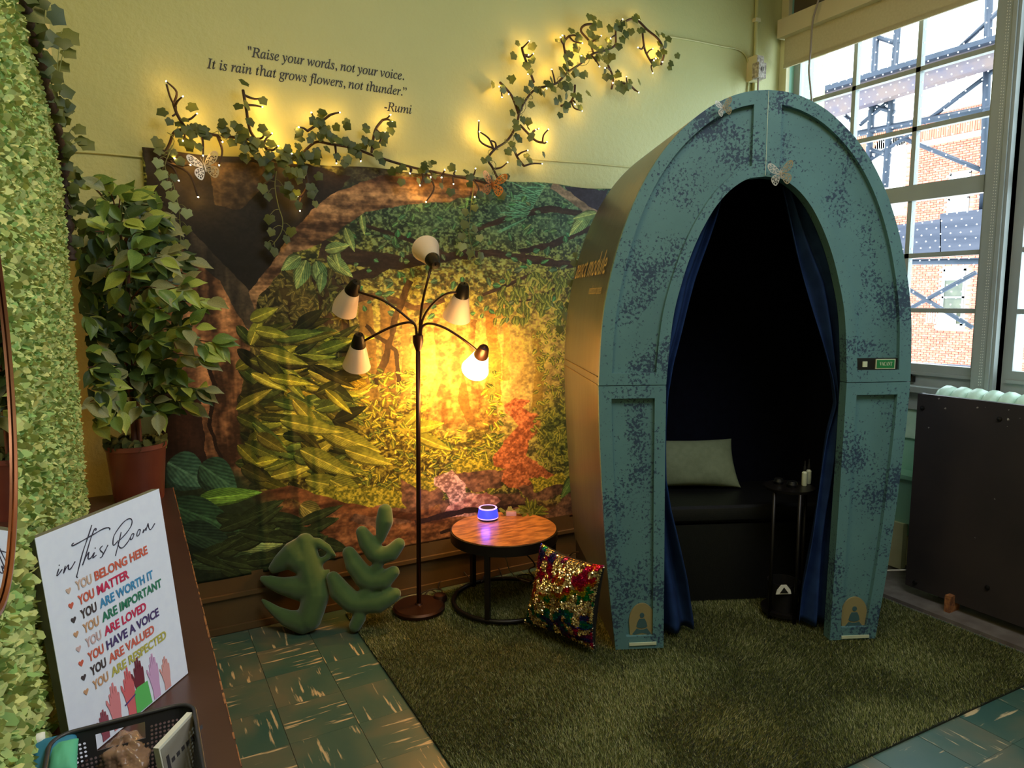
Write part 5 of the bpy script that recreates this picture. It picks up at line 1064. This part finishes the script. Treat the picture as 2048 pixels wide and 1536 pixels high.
LINES = [('BELONG HERE', TAN, COR, .2390, .2785), ('MATTER', COR, RED, .1822, .2527), ('ARE WORTH IT', BLK, BLU, .2433, .2275), ('ARE IMPORTANT', BRN, GRN, .2628, .2022), ('ARE LOVED', PNK, RED, .2120, .1765), ('HAVE A VOICE', COR, PUR, .2427, .1510), ('ARE VALUED', BLK, ORG, .2232, .1255), ('ARE RESPECTED', BRN, OLV, .2528, .0998)]
for body, c1, c2, xe, t in LINES:
    text_mesh('text_line', 'YOU', inkmat(c1), sg_, SP_(.0605, t, .0010), SU, SV, width=.036, height=.0225, bold=.034)
    text_mesh('text_line', body, inkmat(c2), sg_, SP_(.1035, t, .0010), SU, SV, width=xe-.1035, height=.0225, bold=.034)
    m2 = MB(); m2.prism([(.0452+a*.0105, t+.006+b*.0105) for a, b in HEARTM], lambda a, b, d: SP_(a, b, d), .0009, .0016); m2.build('heart_mark', inkmat(c1), sg_)
ST = [[(115, 820), (95, 880), (88, 915), (110, 900), (160, 830)], [(205, 780), (190, 840), (180, 880), (215, 810), (250, 768), (248, 810), (255, 828), (285, 815), (342, 720)], [(575, 210), (520, 380), (440, 620), (375, 880), (362, 930), (378, 940)],
      [(325, 460), (300, 480), (310, 498), (450, 425), (600, 340), (720, 270), (800, 245), (828, 262), (822, 278)], [(630, 290), (636, 262), (610, 272), (560, 400), (500, 600), (445, 770), (490, 660), (535, 590), (525, 650), (525, 682), (560, 670), (605, 600)],
      [(615, 590), (595, 640), (590, 668), (640, 630)], [(725, 500), (690, 540), (700, 570), (730, 600), (720, 650), (690, 668)], [(715, 655), (760, 570), (800, 490)], [(985, 310), (960, 420), (905, 640)],
      [(945, 425), (890, 488), (870, 470), (890, 350), (1000, 190), (1090, 122), (1135, 140), (1125, 220), (1060, 320), (960, 430), (945, 470), (965, 520), (1010, 525), (1075, 450), (1112, 388)], [(1165, 330), (1140, 335), (1115, 385), (1118, 415), (1145, 392), (1165, 335)],
      [(1255, 272), (1228, 278), (1205, 335), (1210, 365), (1238, 340), (1255, 278)], [(1300, 270), (1290, 318), (1320, 270), (1338, 250), (1330, 290), (1352, 215), (1362, 185)], [(1362, 185), (1368, 235), (1385, 270), (1410, 262), (1455, 188)]]
m2 = MB()
for s in ST:
    p = [SP_(*sgpt(100+x/6.98, 1020+y/6.98), .0012) for x, y in s]; p = bez(p, 6); m2.tube(p, [.00075+.00035*abs(math.sin(i*.35)) for i in range(len(p))], 5)
for x, y in ((122, 772), (625, 532)): m2.lathe([(0, 0), (.0013, 0), (0, .0006)], SP_(*sgpt(100+x/6.98, 1020+y/6.98), .0010), SNF, 8)
m2.build('script_title', inkmat((50, 44, 66)), sg_)
def handprint(cx, base, top, w, c, bend=0.0):
    h = top-base; m2 = MB(); P = [(-.42, 0), (.42, 0), (.40, .22), (.5, .36), (.62, .52), (.80, .66), (.78, .74), (.66, .72), (.46, .56), (.44, .80), (.34, .82), (.26, .70), (.22, .95), (.08, .96), (.02, .74), (-.02, 1.0), (-.16, 1.0), (-.20, .74), (-.26, .90), (-.40, .88), (-.42, .66), (-.5, .74), (-.60, .70), (-.56, .44), (-.46, .26)]
    m2.prism([(cx+(-a)*w*.5+bend*b*.02, base+b*h) for a, b in P], lambda a, b, d: SP_(a, b, d), .0012, .0018); return m2.build('hand_print', inkmat(c), sg_)
for cx, b0_, t0_, w, c in ((.070, .004, .058, .038, (150, 70, 86)), (.100, .006, .090, .046, (226, 134, 140)), (.1375, .006, .0985, .046, (222, 104, 110)), (.1655, .020, .103, .046, (116, 36, 52)), (.204, .003, .0905, .044, (214, 164, 206)), (.236, .003, .068, .040, (224, 158, 156))): handprint(cx, b0_, t0_, w, c)
m2 = MB(); m2.prism([(.146, .003), (.188, .003), (.184, .048), (.1565, .050), (.148, .044)], lambda a, b, d: SP_(a, b, d), .0016, .0022); m2.build('green_sleeve', inkmat((96, 190, 96)), sg_)
m2 = MB(); m2.prism([(.122, .034), (.150, .040), (.150, .0425), (.122, .0365)], lambda a, b, d: SP_(a, b, d), .0018, .0024); m2.build('bracelet_mark', inkmat((84, 60, 130)), sg_)

# ------------------------------------------------------------------ perforated basket and what is in it
KZ0, KZ1 = BZ+.001, .800; bk_ = empty('plastic_basket', (-.045, 1.03, KZ0), 'charcoal perforated plastic basket at the near end of the cabinet', 'basket')
kx0, kx1, ky0, ky1, kr = -.142, .054, .835, 1.192, .03
per = []
for (cx, cy, a0) in ((kx1-kr, ky1-kr, 0), (kx0+kr, ky1-kr, PI/2), (kx0+kr, ky0+kr, PI), (kx1-kr, ky0+kr, 1.5*PI)):
    for k in range(7): per.append(Vector((cx+kr*math.cos(a0+PI/2*k/6), cy+kr*math.sin(a0+PI/2*k/6), 0)))
per.append(per[0].copy()); Ls = [0]
for i in range(1, len(per)): Ls.append(Ls[-1]+(per[i]-per[i-1]).length)
LT = Ls[-1]
def perp(s): 
    s %= LT; i = max(j for j in range(len(Ls)) if Ls[j] <= s+1e-9); i = min(i, len(per)-2); return per[i].lerp(per[i+1], (s-Ls[i])/max(1e-9, Ls[i+1]-Ls[i]))
KC = Vector((-.044, 1.013, 0))
def kw(s, z):
    p = perp(s); f = .88+.12*(z-KZ0)/(KZ1-KZ0); return KC+(p-KC)*f+Vector((0, 0, z))
cell = .0062; nc = int(LT/cell); cs = LT/nc; zr = [KZ0+.010+cell*k for k in range(17)]
# the back handle: gap in the middle of the far wall
def far_wall(s): p = perp(s+cs/2); return p.y > ky1-.004
ws = MB()
for i in range(nc):
    s = i*cs; px_ = perp(s+cs/2).x; hx = far_wall(s) and -.088 < px_ < -.016
    ws.add([kw(s, KZ0), kw(s+cs, KZ0), kw(s+cs, zr[0]), kw(s, zr[0])], [(0, 1, 2, 3)]); ws.add([kw(s, zr[15]), kw(s+cs, zr[15]), kw(s+cs, KZ1), kw(s, KZ1)], [(0, 1, 2, 3)])
    for j in range(15):
        z = zr[j]
        if hx and 11 <= j <= 14: continue
        near_h = far_wall(s) and -.096 < px_ < -.008 and 10 <= j <= 15
        Q = [kw(s, z), kw(s+cs, z), kw(s+cs, z+cell), kw(s, z+cell)]
        if near_h or j > 13: ws.add(Q, [(0, 1, 2, 3)]); continue
        c_ = (Q[0]+Q[1]+Q[2]+Q[3])/4; H_ = []
        for q in range(8):
            a = PI/4*q-PI*.75; H_.append(kw(s+cs/2+(.0021)*math.cos(a), z+cell/2+(.0021)*math.sin(a)))
        mid4 = [Q[0], (Q[0]+Q[1])/2, Q[1], (Q[1]+Q[2])/2, Q[2], (Q[2]+Q[3])/2, Q[3], (Q[3]+Q[0])/2]
        ws.add(mid4+H_, [(k, (k+1) % 8, (k+1) % 8+8, k+8) for k in range(8)])
wo = ws.build('wall', 'basket', bk_); md = wo.modifiers.new('thick', 'SOLIDIFY'); md.thickness = .0022; md.offset = 0
MB().tube([kw(LT*k/120, KZ1) for k in range(121)], .0036, 8, caps=False).build('rim', 'basket', bk_, 0)
MB().prism([((KC+(p-KC)*.88).x, (KC+(p-KC)*.88).y) for p in per[:-1]], lambda a, b, d: Vector((a, b, d)), KZ0, KZ0+.003).build('bottom', 'basket', bk_)
# white box standing aslant, clear bag, wipes packet
A_, B_ = atz(306, 1496, .795), atz(374, 1424, .800)
dirv = (B_-A_).normalized(); sidev = Vector((dirv.y, -dirv.x, 0)).normalized(); dn = Vector((.12, -.15, -1)).normalized()
cb = empty('white_card_box', (A_+B_)/2, 'slim white printed box standing aslant in the basket', 'box')
m2 = MB(); m2.box(0, (B_-A_).length, 0, .009, 0, .085, T=lambda v: A_+dirv*v.x+sidev*v.y+dn*v.z); m2.build('carton', 'paper', cb)
m2 = MB(); m2.box(.003, (B_-A_).length-.003, .0085, .0096, .004, .08, T=lambda v: A_+dirv*v.x+sidev*v.y+dn*v.z); m2.build('printed_side', inkmat((150, 144, 132)), cb)
m2 = MB()
for k in range(7): m2.box(.02+.012*k, .027+.012*k, .0093, .0102, .030, .036, T=lambda v: A_+dirv*v.x+sidev*v.y+dn*v.z)
m2.box(.010, .016, .0093, .0102, .02, .045, T=lambda v: A_+dirv*v.x+sidev*v.y+dn*v.z); m2.build('small_print', inkmat((60, 56, 60)), cb)
def crumple(c, sx, sy, sz, seed, n=18):
    r = random.Random(seed); m2 = MB(); rows = []
    ph = [r.uniform(0, 6) for _ in range(8)]
    for i in range(n+1):
        t = PI*i/n; row = []
        for k in range(n*2):
            a = PI*k/n; w = 1+.16*math.sin(3*a+ph[0]+2*t)+.12*math.sin(5*t+ph[1]+a)+.08*math.sin(9*a+ph[2]-4*t)+.06*math.sin(11*t+ph[3]+3*a)
            row.append(Vector(c)+Vector((sx*math.sin(t)*math.cos(a)*w, sy*math.sin(t)*math.sin(a)*w, sz*math.cos(t)*w)))
        rows.append(row)
    m2.grid(rows, wrap=True); return m2
gm = D.materials.new('clear_brown_film'); gm.use_nodes = True; g_ = gm.node_tree.nodes['Principled BSDF']; g_.inputs['Base Color'].default_value = (*rgb(190, 150, 120), 1); g_.inputs['Roughness'].default_value = .15; g_.inputs['Alpha'].default_value = .55; MT['film'] = gm
pb_ = atz(250, 1515, .735); bg = crumple(pb_, .035, .045, .028, 4).build('crumpled_bag', 'film', None, 0, loc=pb_); tag(bg, 'crumpled clear bag with brown contents lying in the basket', 'bag')
pw = atz(108, 1520, .775); wp = empty('plastic_packet', pw, 'blue and green shiny plastic packet in the near left corner of the basket', 'packet')
m2, _ = pillow_mb([pw+Vector(v) for v in ((-.035, -.06, -.02), (.03, -.06, -.02), (.03, .03, .02), (-.035, .03, .02))], .035, 14, .04); m2.build('packet', inkmat((44, 120, 150)), wp, 60)
m2, _ = pillow_mb([pw+Vector(v) for v in ((-.005, -.05, -.0), (.032, -.05, -.0), (.032, .01, .018), (-.005, .01, .018))], .03, 12, .04); m2.build('green_label', inkmat((90, 180, 140)), wp, 60)
m2, _ = pillow_mb([pw+Vector(v) for v in ((-.036, .015, .016), (-.010, .020, .018), (-.012, .036, .028), (-.036, .034, .026))], .02, 10, .04); m2.build('white_corner', 'paper', wp, 60)

# ------------------------------------------------------------------ sprig and clear battery case on the round table
bt_ = atz(1023, 1031, TH+.001); bc_ = empty('battery_case', bt_, 'small clear battery case lying on the round table beside the speaker', 'battery case')
fm = D.materials.new('clear_pink_plastic'); fm.use_nodes = True; q_ = fm.node_tree.nodes['Principled BSDF']; q_.inputs['Base Color'].default_value = (*rgb(230, 190, 180), 1); q_.inputs['Roughness'].default_value = .1; q_.inputs['Alpha'].default_value = .6; MT['clear'] = fm
xd = Vector((math.cos(YAW), -math.sin(YAW), 0)); yd_ = Vector((math.sin(YAW), math.cos(YAW), 0)); m2 = MB(); m2.box(-.026, .024, -.012, .012, 0, .022, T=lambda v: bt_+xd*v.x+yd_*v.y+Vector((0, 0, v.z+.0005))); m2.build('shell', 'clear', bc_)
m2 = MB(); m2.tube([bt_+xd*-.02+Vector((0, 0, .011)), bt_+xd*.018+Vector((0, 0, .011))], .006, 8); m2.build('cell', 'white', bc_)
sp_ = empty('ivy_sprig', atz(1045, 1028, TH), 'loose sprig of yellowish ivy leaves on the table beside the battery case', 'sprig'); r = random.Random(31)
q = bez([atz(1008, 1024, TH+.02), atz(1025, 1020, TH+.03), atz(1045, 1026, TH+.02), atz(1066, 1024, TH+.012)], 6); MB().tube(q, .0016, 5).build('main_stem', 'stem', sp_, 0)
for x, y, h in ((1006, 1018, .03), (1012, 1024, .012), (1024, 1016, .035), (1034, 1018, .03), (1045, 1022, .02), (1050, 1026, .01), (1062, 1026, .008), (1040, 1024, .02), (1054, 1020, .02)):
    put_leaf(IVY['ivy_b'], sp_, atz(x, y, TH+h), Vector((r.uniform(-1, 1), r.uniform(-1, .5), -.2)), Vector((r.uniform(-.5, .5), -.8, .8)), r.uniform(.026, .036))

# ------------------------------------------------------------------ sequin cushion
def lean_pts(bl_px, br_px, tl_px, tr_px, z, lean):
    a, b = atz(*bl_px, z), atz(*br_px, z); u = (b-a); u.z = 0; u.normalize(); n0 = Vector((-u.y, u.x, 0)); v = (n0*lean+Vector((0, 0, 1))).normalized(); N = u.cross(v); return a, b, atp(*tr_px, a, N), atp(*tl_px, a, N), N
a, b, c, d, N = lean_pts((1050, 1246), (1190, 1300), (1083, 1086), (1210, 1131), .035, .10)
if N.y > 0: N = -N
pm, pt = pillow_mb([a, b, c, d], .13, 26, .09, N)
qc = empty('sequin_cushion', (a+b)/2, 'rainbow and gold sequin cushion leaning against the booth flank', 'cushion')
pm.build('cover', 'blackplastic', qc, 60)
sv, sf_, scol = [], [], []; r = random.Random(17); rain = [(210, 30, 60), (220, 110, 30), (190, 180, 40), (30, 140, 70), (20, 120, 130), (50, 50, 130), (120, 30, 110), (200, 30, 90)]
flip = fbm(64, 64, 11, 3, 77); GN = 74
for i in range(GN):
    for j in range(GN):
        u, v = -1+2*(i+.5+.5*(j % 2))/GN, -1+2*(j+.5)/GN
        if abs(u) > .985: continue
        p = pt(u, v, 1); e = .01; nu = (pt(min(1, u+e), v, 1)-pt(u-e, v, 1)); nv = (pt(u, min(1, v+e), 1)-pt(u, v-e, 1)); nn = nu.cross(nv).normalized()
        if nn.dot(N) < 0: nn = -nn
        f = flip[min(63, int((v+1)*32)), min(63, int((u+1)*32))]; g = (u*.35-v*.9)*4.4+1.2*flip[min(63, int((u+1)*32)), min(63, int((v+1)*32))]*4+8
        if f > .52: cc = rgb(214, 196, 140) if r.random() < .75 else rgb(160, 120, 80); tilt = .55
        elif f > .485: cc = rgb(150, 110, 50); tilt = .8
        else: cc = rgb(*rain[int(g) % 8]); cc = tuple(x*.8 for x in cc); tilt = .22
        t1 = nn.orthogonal().normalized(); q_ = Quaternion(t1, r.gauss(0, tilt)) @ Quaternion(nn, r.uniform(0, 6)); ex = q_@t1; ey = q_@(nn.cross(t1)); k0 = len(sv); R_ = .0036; o_ = p+nn*(.0015+.002*r.random())
        for h in range(6): sv.append(o_+ex*R_*math.cos(h*PI/3)+ey*R_*math.sin(h*PI/3))
        sf_.append(tuple(range(k0, k0+6))); scol += [(*cc, 1)]*6
for k in range(90):
    u, v = r.choice((-1, 1)), r.uniform(-1, 1)
    if k % 2: u, v = v, -1
    p = pt(u*.98, v*.98, 1)+Vector((r.gauss(0, .004), r.gauss(0, .004), r.gauss(0, .004))); k0 = len(sv); q_ = Quaternion(Vector((r.gauss(0, 1), r.gauss(0, 1), r.gauss(0, 1))).normalized(), r.uniform(0, 3))
    for h in range(6): sv.append(p+q_@Vector((.0036*math.cos(h*PI/3), .0036*math.sin(h*PI/3), 0)))
    sf_.append(tuple(range(k0, k0+6))); scol += [(*rgb(220, 206, 170), 1)]*6
me = D.meshes.new('sequins'); o0 = (a+b)/2; me.from_pydata([tuple(v-o0) for v in sv], [], sf_); MT['sequin'] = mat('metallic_sequin', (1, 1, 1), None, rough=.22, metal=.85, attr='tint'); me.materials.append(MT['sequin'])
me.attributes.new('tint', 'FLOAT_COLOR', 'POINT').data.foreach_set('color', np.array(scol).ravel()); so = D.objects.new('sequins', me); C.objects.link(so); so.parent = qc; so['kind'] = 'stuff'

# ------------------------------------------------------------------ leaf-shaped velvet plush pillows
ICO = []
def ico_mb():
    import bmesh
    bm = bmesh.new(); bmesh.ops.create_icosphere(bm, subdivisions=2, radius=1.0); v = [x.co.copy() for x in bm.verts]; f = [tuple(y.index for y in x.verts) for x in bm.faces]; bm.free(); return v, f
ICO = ico_mb()
def plush(name, label, foot_px, lean, chains, flat, fat, vox=.0065, smooth_n=5, parts=None):
    base = atz(*foot_px, .02); nh = NH; v = (nh*lean+Vector((0, 0, 1))).normalized(); u = Vector((nh.y, -nh.x, 0)); N = u.cross(v).normalized()
    if N.dot(nh) > 0: N = -N
    root = empty(name, base, label, 'pillow'); dist = (base-Vector((0, 0, CAM_H))).dot(Vector(FW)); sc_ = dist/F_PX
    for nm, chs in chains:
        m2 = MB()
        for ch in chs:
            P = []; 
            for (x, y, r_, *o) in ch: P.append((atp(x, y, base, N)+N*((o[0] if o else 0)*sc_), r_*sc_*fat))
            for i in range(len(P)-1):
                (p, ra), (q, rb) = P[i], P[i+1]; k = max(2, int((q-p).length/(min(ra, rb)*.35)))
                for j in range(k+1):
                    t = j/k; c_ = p.lerp(q, t); rr_ = ra+(rb-ra)*t
                    m2.add([c_+u*(s.x*rr_)+v*(s.y*rr_)+N*(s.z*rr_*flat) for s in ICO[0]], ICO[1])
        o = m2.build(nm, 'plush', root); rm = o.modifiers.new('fuse', 'REMESH'); rm.mode = 'VOXEL'; rm.voxel_size = vox; rm.use_smooth_shade = True
        s_ = o.modifiers.new('soften', 'SMOOTH'); s_.iterations = smooth_n; s_.factor = .6
        dg = bpy.context.evaluated_depsgraph_get(); me = D.meshes.new_from_object(o.evaluated_get(dg)); o.modifiers.clear(); o.data = me; me.name = nm; me.shade_smooth()
        zmin = min(p.co.z for p in me.vertices)+base.z
        yield_z.append(zmin)
    return root
yield_z = []
plush('monstera_pillow', 'green velvet pillow shaped like a split monstera leaf leaning on the baseboard', (602, 1258), .30,
      [('body', [[(610, 1084, 15), (614, 1110, 18), (622, 1150, 22), (632, 1190, 22), (618, 1238, 20)], [(606, 1088, 14), (588, 1106, 20), (564, 1124, 15), (548, 1136, 9)], [(600, 1120, 22), (592, 1118, 20)],
                 [(628, 1172, 22), (598, 1176, 20), (566, 1172, 14), (540, 1164, 10), (526, 1158, 6)], [(628, 1218, 18), (606, 1244, 19), (578, 1238, 14), (554, 1224, 9), (536, 1210, 6), (525, 1200, 3)],
                 [(616, 1086, 9), (636, 1085, 8), (654, 1096, 7), (671, 1112, 2.5)], [(630, 1126, 9), (642, 1123, 6), (656, 1114, 5)], [(616, 1140, 10), (626, 1112, 10)], [(634, 1170, 12), (650, 1152, 8), (656, 1142, 4)]])], .95, 1.28)
plush('fern_pillow', 'green velvet pillow shaped like a fern frond standing beside the floor lamp', (712, 1258), .22,
      [('body', [[(770, 1022, 14), (769, 1042, 17), (764, 1064, 12), (762, 1080, 7)], [(724, 1064, 12), (735, 1085, 17), (750, 1106, 18), (762, 1112, 16)], [(762, 1112, 16), (782, 1106, 16), (798, 1088, 12)], [(758, 1126, 10), (750, 1138, 10)],
                 [(698, 1106, 13), (710, 1130, 18), (730, 1156, 20), (744, 1164, 17)], [(744, 1164, 17), (768, 1160, 17), (787, 1144, 12)], [(738, 1178, 11), (726, 1190, 12)],
                 [(666, 1156, 13), (680, 1182, 20), (704, 1204, 20), (722, 1208, 18)], [(722, 1208, 18), (755, 1206, 19), (780, 1194, 15), (790, 1188, 12)], [(724, 1214, 11), (718, 1236, 13), (710, 1252, 12)]])], 1.0, 1.10)
